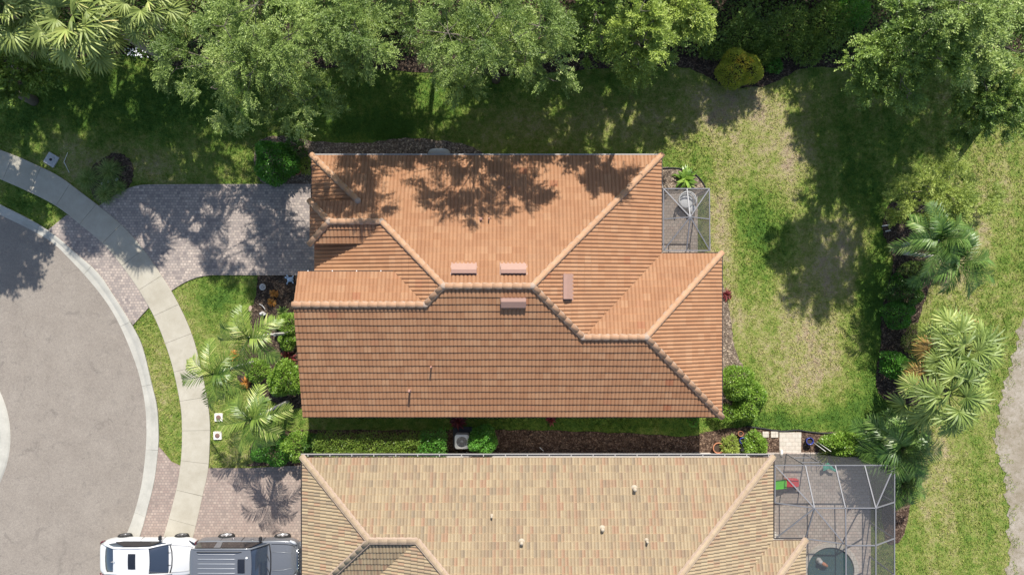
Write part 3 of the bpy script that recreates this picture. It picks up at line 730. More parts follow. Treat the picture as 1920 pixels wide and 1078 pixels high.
# ---- the neighbouring tan house
hs2 = empty('house', (0, 0, 0), 'neighbouring house with blended tan and brown barrel tile roof along the bottom edge', 'house')
hR2 = 3+p*5.97
slopes2 = [
    ([[(-9.566, -7.74), (11.9, -7.74), (8.57, -11.07), (-6.24, -11.07)], [(-4.16, -11.07), (8.57, -11.07), (5.93, -13.71), (-1.52, -13.71)]], (0, -p), 3-p*7.74+0),
    ([[(-9.566, -7.74), (-6.24, -11.07), (-9.566, -14.40)]], (p, 0), 3+p*9.566),
    ([[(-6.24, -11.07), (-4.16, -11.07), (-7.49, -14.40), (-9.566, -14.40)]], (0, p), 4.4985+p*11.07),
    ([[(-4.16, -11.07), (-1.52, -13.71), (-7.49, -19.68), (-7.49, -14.40)]], (p, 0), hR2+p*1.52),
    ([[(-1.52, -13.71), (5.93, -13.71), (7.82, -15.6), (-3.41, -15.6)], [(-3.41, -15.6), (9.305, -15.6), (13.39, -19.68), (-7.49, -19.68)]], (0, p), hR2+p*13.71),
    ([[(11.9, -7.74), (5.93, -13.71), (7.82, -15.6), (11.9, -11.51)]], (-p, 0), 3+p*11.9),
    ([[(7.82, -15.6), (11.9, -11.51), (13.39, -11.51), (9.305, -15.6)]], (0, -p), 3-p*11.51),
    ([[(13.39, -11.51), (9.305, -15.6), (13.39, -19.68)]], (-p, 0), 3+p*13.39)]
# north planes rise towards -y : height = h0 - p*y with h0 chosen at the eave
slopes2[0] = (slopes2[0][0], (0, -p), 3+p*(-7.74)); slopes2[6] = (slopes2[6][0], (0, -p), 3+p*(-11.51))
roof2 = roofmesh('roof', slopes2, M['tile_tan'], hs2, two=True)
Q = dict(NW=(-9.6, -7.70, 2.98), P1=(-6.24, -11.07, 4.4985), P2=(-4.16, -11.07, 4.4985), SWp=(-9.6, -14.43, 2.98), R1=(-1.52, -13.71, hR2), R2=(5.93, -13.71, hR2), NE=(11.93, -7.70, 2.98), W1=(7.82, -15.6, 4.838), W2=(9.305, -15.6, 4.838), NE2=(13.42, -11.48, 2.98), SE=(13.42, -19.7, 2.98), SW=(-7.52, -19.7, 2.98))
mm = MB()
for a, b in (('NW', 'P1'), ('P1', 'P2'), ('SWp', 'P1'), ('P2', 'R1'), ('R1', 'R2'), ('NE', 'R2'), ('W1', 'R2'), ('W1', 'W2'), ('NE2', 'W2'), ('SE', 'W2'), ('SW', 'R1')):
    A = Vector(Q[a])+UP; B = Vector(Q[b])+UP; caps('ridge_cap', A, B, roof2, M['cap_tan'], r=.12); mortar_strip(A, B, mm, .155)
for k in ('P1', 'P2'): blob(mm, Vector(Q[k])+Vector((0, 0, .08)), .14)
mm.build('ridge_mortar', M['mortar'], roof2)
for q, r, hh in (((922, 966), .045, .30), ((978, 1015), .075, .32), ((1129, 990), .075, .32), ((1189, 915), .08, .36), ((1212, 1012), .05, .36)): pipe(q, (0, -p), 3+p*(-7.74), hh, r, M['pipe_tan'], roof2)
mb = MB()
for polys, g, h0 in slopes2:
    for q in polys: mb.add([(x, y, h0+g[0]*x+g[1]*y-.03) for x, y in q], [tuple(range(len(q)))])
mb.build('roof_underlay', M['underlay'], hs2)
mb = MB(); o2 = [(-9.5, -7.80), (11.84, -7.80), (11.84, -11.57), (13.33, -11.57), (13.33, -19.6), (-7.4, -19.6), (-7.4, -14.4), (-9.5, -14.4)]
for i in range(8): fascia(mb, o2[i], o2[(i+1) % 8], 2.99)
mb.build('fascia', M['stucco_white'], hs2)
for a, b, z, w_ in (((-9.62, -7.675), (11.95, -7.675), 3.0, .10), ((-9.62, -7.60), (-9.62, -14.3), 3.03, .08), ((11.96, -7.7), (11.96, -11.45), 3.03, .08), ((11.98, -11.45), (13.42, -11.45), 3.03, .08)):
    mb = MB(); fascia(mb, a, b, z, .033, w_); mb.build('drip_edge', M['drip'], hs2)
mb = MB(); fascia(mb, (-9.64, -7.60), (11.95, -7.60), 3.02, .03, .11); mb.box((1.15, -7.642, 2.93), (21.5, .05, .02))
for i in range(22): mb.box((-9.3+i*1.0, -7.64, 3.04), (.04, .11, .03))
mb.build('gutter', M['gutter'], hs2)
mb = MB(); mb.prism([(-9.45, -7.85), (11.79, -7.85), (11.79, -11.6), (13.28, -11.6), (13.28, -19.5), (-7.35, -19.5), (-7.35, -14.35), (-9.45, -14.35)], 2.78, 2.83); mb.build('soffit', M['stucco_white'], hs2)
mb = MB(); mb.prism([(-9.1, -8.14), (11.45, -8.14), (11.45, -11.95), (12.9, -11.95), (12.9, -19.2), (-7.0, -19.2), (-7.0, -14.0), (-9.1, -14.0)], 0, 2.775); mb.build('wall', M['stucco_white'], hs2)

# ------------------------------------------------------------------ screened lanai cages
def bar(mb, a, b, w=.05):
    a = Vector(a); b = Vector(b); d = (b-a).normalized(); s = d.cross(Vector((0, 0, 1)))
    if s.length < .05: s = Vector((1, 0, 0))
    s.normalize(); u = s.cross(d); w /= 2
    vs = [q+s*i*w+u*j*w for q in (a, b) for i, j in ((-1, -1), (1, -1), (1, 1), (-1, 1))]
    mb.add(vs, [(0, 1, 2, 3), (7, 6, 5, 4), (0, 4, 5, 1), (1, 5, 6, 2), (2, 6, 7, 3), (3, 7, 4, 0)])
def cage(name_label, pts, bars, panels, walls, wbar=.05):
    c = empty('screen_enclosure', (pts[bars[0][0]][0], pts[bars[0][0]][1], 0), *name_label)
    mb = MB()
    for a, b in bars: bar(mb, pts[a], pts[b], wbar)
    mb.build('frame', M['alu'], c)
    mb = MB()
    for q in panels: mb.add([Vector(pts[k])-Vector((0, 0, .035)) for k in q], [tuple(range(len(q)))])
    mb.build('roof_screen', M['screen'], c)
    mb = MB()
    for q in walls: mb.add([pts[k] if isinstance(k, str) else k for k in q], [tuple(range(len(q)))])
    mb.build('wall_screen', M['screen_dark'], c); return c
# small one by the terracotta house
K1 = {'a': P(1244, 354, 2.6), 'b': P(1330, 354, 2.6), 'c': P(1331, 470, 2.6), 'd': P(1244, 470, 2.6), 'p': P(1294, 407, 3.15), 'm': P(1288, 354, 2.6), 'e': P(1244, 411, 2.6), 'f': P(1331, 411, 2.6), 's1': P(1287, 470, 2.6), 's2': P(1301, 470, 2.6)}
for k in 'abcd': K1[k+'0'] = (K1[k][0], K1[k][1], .02)
c1 = cage(('small screened patio enclosure with white seat behind the terracotta house', 'screen enclosure'), K1,
          [('a', 'b'), ('b', 'c'), ('c', 'd'), ('d', 'a'), ('a', 'p'), ('b', 'p'), ('c', 'p'), ('d', 'p'), ('m', 'p'), ('e', 'p'), ('f', 'p'), ('s1', 'p'), ('b', 'b0'), ('c', 'c0'), ('a', 'a0')],
          [('a', 'm', 'p'), ('m', 'b', 'p'), ('b', 'f', 'p'), ('f', 'c', 'p'), ('c', 's1', 'p'), ('s1', 'd', 'p'), ('d', 'e', 'p'), ('e', 'a', 'p')],
          [('a', 'b', 'b0', 'a0'), ('b', 'c', 'c0', 'b0')])
pat = [(6.4, 4.45), (K1['b'][0]+.03, 4.45), (K1['b'][0]+.03, 1.2), (6.4, 1.2)]
pat = [(6.4, K1['a'][1]+.05), (K1['b'][0]+.05, K1['a'][1]+.05), (K1['b'][0]+.05, 1.1), (6.4, 1.1)]
sheet('patio', pat, .045, M['paver_patio'], .06)
sheet('patio_step', [(6.9, K1['a'][1]+.06), (7.45, K1['a'][1]+.06), (7.45, K1['a'][1]+.62), (6.9, K1['a'][1]+.62)], .04, M['paver_cream'], .05)
# round white patio seat under the roof panel
def chair_round(c, label):
    r = empty('patio_chair', (c[0], c[1], .05), label, 'chair')
    mb = MB(); mb.lathe((c[0], c[1], .42), [(.05, 0), (.34, .0), (.36, .05), (.30, .09), (.02, .08)], 20); mb.build('seat', M['white'], r)
    mb = MB(); n = 14
    for z, rr in ((.62, .40), (.80, .42)):
        mb.tube([(c[0]+rr*math.cos(a), c[1]+rr*math.sin(a), z) for a in np.linspace(-.4, math.pi+.4, n)], .035, 6)
    for a in np.linspace(-.4, math.pi+.4, 9): mb.tube([(c[0]+.33*math.cos(a), c[1]+.33*math.sin(a), .45), (c[0]+.42*math.cos(a), c[1]+.42*math.sin(a), .82)], .015, 5)
    mb.build('backrest', M['white'], r)
    for a in (.8, 2.4, 3.9, 5.5):
        mb = MB(); mb.tube([(c[0]+.25*math.cos(a), c[1]+.25*math.sin(a), .43), (c[0]+.32*math.cos(a), c[1]+.32*math.sin(a), .05)], .018, 6); mb.build('leg', M['white'], r)
chair_round(P(1287, 377, .5), 'round white patio chair inside the small screen enclosure')
rt = empty('side_table', (P2(1297, 391, .4)[0], P2(1297, 391, .4)[1], .05), 'little white side table just below the round white patio chair', 'table')
c = P2(1297, 391, .4); mb = MB(); mb.lathe((c[0], c[1], .42), [(.18, 0), (.19, .015), (.18, .03), (.01, .03)], 18); mb.build('table_top', M['white'], rt)
mb = MB(); mb.tube([(c[0], c[1], .05), (c[0], c[1], .42)], .025, 8); mb.lathe((c[0], c[1], .05), [(.14, 0), (.13, .02), (.03, .04)], 14); mb.build('pedestal', M['white'], rt)

# big one behind the tan house
hq, hk = 2.65, 3.45
K2 = {'a': P(1453, 872, hq), 'b': P(1677, 872, hq), 'a1': P(1510, 872, hq), 'a2': P(1566, 872, hq), 'a3': P(1621, 872, hq), 'r1': P(1677, 941, hq), 'r2': P(1677, 1009, hq), 'r3': P(1677, 1077, hq), 'r4': P(1677, 1150, hq),
      'p1': P(1527, 952, hk), 'p2': P(1585, 952, hk), 'p3': P(1642, 952, hk), 'w1': P(1453, 942, hq), 'w2': P(1455, 1008, hq), 'w3': P(1510, 1009, hq), 'q1': P(1583, 1019, hk-.15), 'm2': P(1586, 1022, hk), 'm3': P(1642, 1022, hk), 'n2': P(1586, 1092, hk), 'n3': P(1642, 1092, hk), 'o2': P(1586, 1150, hk), 'o3': P(1642, 1150, hk), 'w4': P(1511, 1150, hq+.2)}
for k in ('a', 'b', 'r1', 'r2', 'r3', 'r4'): K2[k+'0'] = (K2[k][0], K2[k][1], .02)
d1, d2 = P2(1510, 872, hq), P2(1546, 872, hq)
d1b, d2b = (P2(1480, 872, hq)[0], d1[1]), (P2(1512, 872, hq)[0], d1[1])
K2.update({'da': (d1[0], d1[1], hq), 'db': (d2[0], d2[1], hq), 'da0': (d1[0]+0, d1[1], .02), 'db0': (d2[0], d2[1], .02), 'da1': (d1[0], d1[1], 1.0), 'db1': (d2[0], d2[1], 1.0), 'da2': (d1[0], d1[1], 2.05), 'db2': (d2[0], d2[1], 2.05)})
c2 = cage(('large screened pool enclosure behind the tan roofed house', 'screen enclosure'), K2,
          [('a', 'b'), ('b', 'r1'), ('r1', 'r2'), ('r2', 'r3'), ('r3', 'r4'), ('p1', 'p2'), ('p2', 'p3'), ('a', 'p1'), ('a1', 'p1'), ('a2', 'p2'), ('a3', 'p3'), ('b', 'p3'), ('r1', 'p3'), ('w1', 'p1'), ('w2', 'p1'), ('w3', 'p1'), ('p1', 'q1'), ('w3', 'q1'), ('p2', 'm2'), ('m2', 'n2'), ('n2', 'o2'), ('p3', 'm3'), ('m3', 'n3'), ('n3', 'o3'), ('m2', 'm3'), ('n2', 'n3'), ('m3', 'r2'), ('n3', 'r3'),
           ('a', 'a0'), ('b', 'b0'), ('r1', 'r10'), ('r2', 'r20'), ('r3', 'r30'), ('da', 'da0'), ('db', 'db0'), ('da1', 'db1'), ('da2', 'db2'), ('a', 'w1'), ('w2', 'w3')],
          [('a', 'a1', 'p1'), ('a1', 'a2', 'p2', 'p1'), ('a2', 'a3', 'p3', 'p2'), ('a3', 'b', 'p3'), ('b', 'r1', 'p3'), ('a', 'w1', 'p1'), ('w1', 'w2', 'p1'), ('w2', 'w3', 'p1'), ('w3', 'q1', 'p1'), ('p1', 'p2', 'm2', 'q1'), ('p2', 'p3', 'm3', 'm2'), ('p3', 'r1', 'r2', 'm3'), ('m3', 'r2', 'r3', 'n3'), ('m2', 'm3', 'n3', 'n2'), ('n2', 'n3', 'o3', 'o2'), ('n3', 'r3', 'r4', 'o3'), ('w3', 'q1', 'm2', 'o2', 'w4')],
          [('a', 'b', 'b0', 'a0'), ('b', 'r4', 'r40', 'b0')])
x0, x1, yt, yb = K2['a'][0]-.6, K2['b'][0]+.06, K2['a'][1]+.06, -16.5
poolc = P2(1556, 1068, 0); pr = 1.18
# deck with a round hole for the spa
mb = MB(); n = 48
hole = [(poolc[0]+pr*math.cos(2*math.pi*k/n), poolc[1]+pr*math.sin(2*math.pi*k/n)) for k in range(n)]
def onrect(th):
    dx, dy = math.cos(th), math.sin(th); t = min([(x1-poolc[0])/dx if dx > 1e-6 else 1e9, (x0-poolc[0])/dx if dx < -1e-6 else 1e9, (yt-poolc[1])/dy if dy > 1e-6 else 1e9, (yb-poolc[1])/dy if dy < -1e-6 else 1e9]); return (poolc[0]+dx*t, poolc[1]+dy*t)
ths = sorted([2*math.pi*k/n for k in range(n)]+[math.atan2(y-poolc[1], x-poolc[0]) % (2*math.pi) for x in (x0, x1) for y in (yt, yb)])
inn = [(poolc[0]+pr*math.cos(t), poolc[1]+pr*math.sin(t), .06) for t in ths]; ou = [(*onrect(t), .06) for t in ths]; m = len(ths)
mb.add(inn+ou+[(x, y, -.05) for x, y, z in ou]+[(x, y, -.05) for x, y, z in inn], [(i, m+i, m+(i+1) % m, (i+1) % m) for i in range(m)]+[(m+i, 2*m+i, 2*m+(i+1) % m, m+(i+1) % m) for i in range(m)]+[((i+1) % m, 3*m+(i+1) % m, 3*m+i, i) for i in range(m)])
tag(mb.build('pool_deck', M['paver_patio']), kind='structure'); hard.append([(x0, yt), (x1, yt), (x1, yb), (x0, yb)])
spa = empty('spa_pool', (poolc[0], poolc[1], 0), 'round teal spa pool inside the large screen enclosure', 'pool')
mb = MB(); prf = [(pr+.22, .05), (pr+.2, .13), (pr-.02, .13), (pr-.03, .0)]
mb.add([(poolc[0]+r*math.cos(2*math.pi*k/n), poolc[1]+r*math.sin(2*math.pi*k/n), z) for k in range(n) for r, z in prf], [(k*4+j, ((k+1) % n)*4+j, ((k+1) % n)*4+j+1, k*4+j+1) for k in range(n) for j in range(3)]); mb.build('coping', M['paver_cream'], spa)
mb = MB(); mb.prism([(poolc[0]+(pr-.03)*math.cos(2*math.pi*k/n), poolc[1]+(pr-.03)*math.sin(2*math.pi*k/n)) for k in range(n)], -.02, .035); mb.build('water', M['water'], spa)
dolph = P2(1537, 1052, .2); t = empty('spa_fountain', (*dolph, .03), 'pale stone figure fountain in the round spa pool', 'fountain')
mb = MB(); mb.lathe((dolph[0], dolph[1], .03), [(.16, 0), (.14, .1), (.09, .22), (.12, .3), (.02, .36)], 12); mb.build('basin', M['greyc'], t)
mb = MB(); mb.tube([(dolph[0], dolph[1], .2), (dolph[0]+.15, dolph[1]-.08, .34), (dolph[0]+.32, dolph[1]-.2, .26), (dolph[0]+.42, dolph[1]-.28, .14)], [.05, .09, .07, .02], 8); mb.build('spout_figure', M['terra'], t)
# toys on the deck: lime and red slide
tl = P(1466, 908, .6)
t = empty('toy_slide', (tl[0], tl[1], .06), 'lime green and red plastic play slide under the pool enclosure screen', 'slide')
mb = MB(); pts = [(-.38, .62), (0, .5), (.32, .36)]
mb.add([(tl[0]+x, tl[1]+s, z) for x, z in pts for s in (-.20, .20)]+[(tl[0]+x, tl[1]+s, z+.09) for x, z in pts for s in (-.22, .22)], [(0, 1, 3, 2), (2, 3, 5, 4), (0, 2, 8, 6), (2, 4, 10, 8), (1, 7, 9, 3), (3, 9, 11, 5)]); mb.build('chute', M['lime'], t)
mb = MB(); mb.box((tl[0]-.44, tl[1], .66), (.14, .42, .10)); mb.build('platform', M['orange'], t)
mb = MB(); mb.rbox((tl[0]+.62, tl[1], .24), (.62, .42, .2), .12); mb.tube([(tl[0]+.35, tl[1]-.18, .36), (tl[0]+.9, tl[1]-.14, .36)], .04, 6); mb.tube([(tl[0]+.35, tl[1]+.18, .36), (tl[0]+.9, tl[1]+.14, .36)], .04, 6); mb.build('landing', M['red'], t)
for dx, dy in ((-.42, -.18), (-.42, .18), (.3, -.15), (.3, .15)): mb = MB(); mb.box((tl[0]+dx, tl[1]+dy, .33 if dx < 0 else .22), (.05, .05, .56 if dx < 0 else .30)); mb.build('leg', M['red'], t)
tf = P2(1557, 878, .4); mb = MB(); n = 10
mb.add([(tf[0]-.35+.07*i, tf[1]+.12*math.sin(i*.5)+s*(.12+.05*math.sin(i*.6)), .42+.05*math.sin(i*1.3)-abs(s)*.04) for i in range(n) for s in (-1, 0, 1)], [(i*3+j, i*3+j+1, i*3+4+j, i*3+3+j) for i in range(n-1) for j in range(2)])
tag(mb.build('towel', M['teal']), 'sea green towel on the deck by the top rail of the pool enclosure', 'towel')

# ------------------------------------------------------------------ vehicles
def loft(name, stations, mat, parent, sub=1, cap=True, smooth=True):
    """stations: list of (x, [(y,z)...]) open half sections from bottom side up to the centre line"""
    V = []; F = []; m = None
    for x, sec in stations:
        full = [(y, z) for y, z in sec]+[(-y, z) for y, z in sec[::-1] if y > 1e-6]
        m = len(full); V += [(x if not hasattr(x, '__len__') else x, y, z) for y, z in full]
    n = len(stations)
    F = [(i*m+j, i*m+j+1, (i+1)*m+j+1, (i+1)*m+j) for i in range(n-1) for j in range(m-1)]
    if cap: F += [tuple(range(m-1, -1, -1)), tuple(range((n-1)*m, n*m))]
    me = bpy.data.meshes.new(name); me.from_pydata(V, [], F); me.materials.append(mat)
    bm = bmesh.new(); bm.from_mesh(me); bmesh.ops.recalc_face_normals(bm, faces=bm.faces); bm.to_mesh(me); bm.free()
    if smooth: me.polygons.foreach_set('use_smooth', [True]*len(me.polygons))
    o = link(name, me, parent, world=False)
    if sub:
        md = o.modifiers.new('sub', 'SUBSURF'); md.levels = sub; md.render_levels = sub
    return o
def lpart(mb, name, mat, parent):
    me = bpy.data.meshes.new(name); me.from_pydata(mb.v, [], mb.f); me.polygons.foreach_set('use_smooth', mb.sm); me.materials.append(mat); me.update()
    return link(name, me, parent, world=False)
def wheel(parent, x, y, r, w, rimmat):
    o = -1 if y < 0 else 1
    mb = MB()
    prof = [(.62*r, -w/2), (.93*r, -w/2), (r, -w/2+.04), (r, w/2-.04), (.93*r, w/2), (.62*r, w/2)]
    n = 28; vs = [(x+pr_*math.cos(2*math.pi*k/n), y+q, r+pr_*math.sin(2*math.pi*k/n)) for pr_, q in prof for k in range(n)]
    mb.add(vs, [(i*n+k, i*n+(k+1) % n, (i+1)*n+(k+1) % n, (i+1)*n+k) for i in range(5) for k in range(n)], True); wl = lpart(mb, 'wheel', M['rubber'], parent)
    mb = MB(); yo = y+o*(w/2-.03)
    def ringpts(rr, yy): return [(x+rr*math.cos(2*math.pi*k/n), yy, r+rr*math.sin(2*math.pi*k/n)) for k in range(n)]
    mb.add(ringpts(.66*r, yo+o*.035)+ringpts(.58*r, yo+o*.03)+ringpts(.56*r, yo-o*.05), [(i*n+k, i*n+(k+1) % n, (i+1)*n+(k+1) % n, (i+1)*n+k) for i in range(2) for k in range(n)], True)
    for s in range(5):
        for dd in (-.13, .13):
            a = 2*math.pi*s/5+dd; ca, sa = math.cos(a), math.sin(a); ta, tb = -sa*.022, ca*.022
            mb.add([(x+.1*r*ca+ta, yo+o*.01, r+.1*r*sa+tb), (x+.1*r*ca-ta, yo+o*.01, r+.1*r*sa-tb), (x+.6*r*ca-ta, yo+o*.03, r+.6*r*sa-tb), (x+.6*r*ca+ta, yo+o*.03, r+.6*r*sa+tb)], [(0, 1, 2, 3)])
    mb.add([(x, yo+o*.03, r)]+[(x+.13*r*math.cos(2*math.pi*k/10), yo+o*.015, r+.13*r*math.sin(2*math.pi*k/10)) for k in range(10)], [(0, 1+k, 1+(k+1) % 10) for k in range(10)])
    lpart(mb, 'rim', rimmat, wl)
    mb = MB(); mb.add([(x, y-o*.02, r)]+ringpts(.6*r, y-o*.02), [(0, 1+k, 1+(k+1) % n) for k in range(n)]); lpart(mb, 'brake_disc', M['black'], wl)
def patch(name, grid, mat, parent, th=.0):
    """grid: rows of points -> smooth sheet"""
    m = len(grid[0]); V = [p for r in grid for p in r]; F = [(i*m+j, i*m+j+1, (i+1)*m+j+1, (i+1)*m+j) for i in range(len(grid)-1) for j in range(m-1)]
    mb = MB(); mb.add(V, F, True); return lpart(mb, name, mat, parent)

def car_white():
    r = empty('parked_car', (*P2(274, 1048.5, 1.1)[:1], P2(274, 1049, 1.1)[1]+.02, 0), 'white car with dark sunroof parked nose to tail behind the grey off-roader', 'car')
    Lh = 2.36
    # body: half section points bottom->shoulder->deck centre
    def sec(w, sh, dk, crown): return [(w*.90, .26), (w*.99, .42), (w, .62), (w*.985, sh-.08), (w*.93, sh), (w*.80, dk), (w*.45, dk+crown*.7), (0, dk+crown)]
    st = [(-Lh, sec(.50, .80, .82, .0)), (-Lh+.05, sec(.66, .90, .93, .01)), (-Lh+.22, sec(.82, .97, 1.0, .02)), (-1.8, sec(.90, .98, 1.02, .02)), (-1.3, sec(.925, .97, 1.03, .0)), (-.3, sec(.905, .95, 1.0, 0)), (.5, sec(.905, .94, .99, 0)), (.95, sec(.915, .93, .98, .04)), (1.45, sec(.925, .90, .93, .07)), (1.9, sec(.89, .84, .87, .08)), (2.15, sec(.80, .76, .79, .07)), (2.30, sec(.62, .68, .70, .05)), (Lh, sec(.42, .60, .62, .02))]
    loft('body', st, M['paint_white'], r, 2)
    # greenhouse (glass) then painted roof
    def gs(w, z0, wt, zt): return [(w, z0), (w*.5+wt*.5+.01, z0*.5+zt*.5), (wt, zt-.03), (wt*.6, zt+.005), (0, zt+.015)]
    g = [(-2.06, gs(.70, .98, .62, 1.0)), (-1.75, gs(.76, .98, .60, 1.16)), (-1.36, gs(.80, .97, .585, 1.32)), (-.9, gs(.82, .96, .60, 1.385)), (-.2, gs(.825, .95, .61, 1.40)), (.20, gs(.825, .95, .61, 1.38)), (.55, gs(.80, .94, .63, 1.24)), (.86, gs(.77, .94, .67, 1.08)), (1.12, gs(.74, .95, .70, .97))]
    loft('greenhouse', g, M['carglass'], r, 1)
    n = 9
    def arc(x, w, z, bow): return [(x+bow*(1-(abs(q)/w)**2), q, z+.03*(1-(abs(q)/w)**2)) for q in np.linspace(-w, w, n)]
    patch('roof', [arc(-1.50, .60, 1.285, .02), arc(-1.2, .615, 1.375, .02), arc(-.7, .625, 1.405, .02), (arc(-.1, .635, 1.41, .03)), (arc(.24, .64, 1.385, .06))], M['paint_white'], r)
    patch('sunroof', [arc(-.72, .37, 1.425, .0), arc(-.55, .375, 1.432, 0), arc(-.36, .37, 1.432, .0)], M['blackglass'], r)
    for s in (-1, 1):
        mb = MB()
        mb.tube([(1.18, s*.73, .965), (.78, s*.70, 1.12), (.28, s*.645, 1.375), (-.3, s*.63, 1.412), (-1.0, s*.62, 1.385), (-1.5, s*.61, 1.28), (-1.95, s*.68, 1.05), (-2.15, s*.72, .97)], [.035, .04, .045, .05, .05, .06, .06, .04], 8); lpart(mb, 'roof_pillar', M['paint_white'], r)
        mb = MB(); mb.add([(-1.55, s*.81, .985), (-1.1, s*.84, .975), (.75, s*.835, .965), (.3, s*.705, 1.24), (-.3, s*.685, 1.30), (-1.0, s*.68, 1.28)], [tuple(range(6))] if s < 0 else [tuple(range(5, -1, -1))]); lpart(mb, 'side_window', M['blackglass'], r)
        mb = MB(); mb.rbox((.62, s*1.0, 1.0), (.13, .22, .12), .04); lpart(mb, 'mirror', M['black'], r)
        mb = MB(); mb.tube([(2.14, s*.78, .80), (2.25, s*.66, .76)], [.05, .045], 6); lpart(mb, 'fog_lamp', M['lamp'], r)
        mb = MB(); mb.tube([(1.96, s*.845, .87), (2.14, s*.70, .85), (2.24, s*.60, .80)], [.02, .045, .02], 6); lpart(mb, 'headlight', M['blackglass'], r)
        mb = MB(); mb.tube([(-2.02, s*.87, .96), (-2.2, s*.78, .97), (-2.28, s*.70, .95)], [.02, .05, .03], 6); lpart(mb, 'tail_light', M['redlamp'], r)
    mb = MB(); mb.tube([(1.10, -.66, .985), (1.19, -.35, 1.0), (1.21, 0, 1.01), (1.19, .35, 1.0), (1.10, .66, .985)], .028, 6); lpart(mb, 'wiper_cowl', M['black'], r)
    for s in (-1, 1):
        for x in (-.32, .72): mb = MB(); mb.tube([(x, s*.845, .965), (x, s*.885, .90), (x-.01, s*.91, .70), (x-.02, s*.915, .5)], .009, 5); lpart(mb, 'door_seam', M['black'], r)
        for x in (-.62, .38): mb = MB(); mb.tube([(x, s*.905, .83), (x+.09, s*.93, .83), (x+.18, s*.905, .83)], .012, 5); lpart(mb, 'door_handle', M['paint_white'], r)
        mb = MB(); mb.tube([(-.35, -s*.12-.3, 1.0), (1.15, -s*.3, 1.015)][::-1][:1]+[(1.0, -s*.3, 1.05)], .01, 5); lpart(mb, 'wiper', M['black'], r)
    mb = MB(); mb.tube([(-2.30, q, .55+.0*q) for q in (-.72, -.4, 0, .4, .72)], .07, 6); lpart(mb, 'rear_bumper_insert', M['black'], r)
    mb = MB(); mb.tube([(2.28-.12*abs(q)**2, q, .62) for q in (-.42, -.2, 0, .2, .42)], .09, 8); lpart(mb, 'grille', M['black'], r)
    mb = MB(); mb.tube([(-1.38, .0, 1.41), (-1.46, 0, 1.47), (-1.52, 0, 1.47)], [.02, .012, .006], 6); lpart(mb, 'antenna', M['greyc'], r)
    for s in (-1, 1):
        mb = MB(); mb.tube([(1.05, s*.66, 1.0), (1.45, s*.64, .978), (1.9, s*.60, .935), (2.15, s*.52, .85)], .007, 5); lpart(mb, 'bonnet_seam', M['gutter'], r)
    for x in (-1.38, 1.40):
        for y in (-.84, .84): wheel(r, x, y, .335, .22, M['rim_dark'])
    mb = MB(); mb.box((0, 0, .27), (4.0, 1.5, .12)); lpart(mb, 'underbody', M['black'], r)
    return r
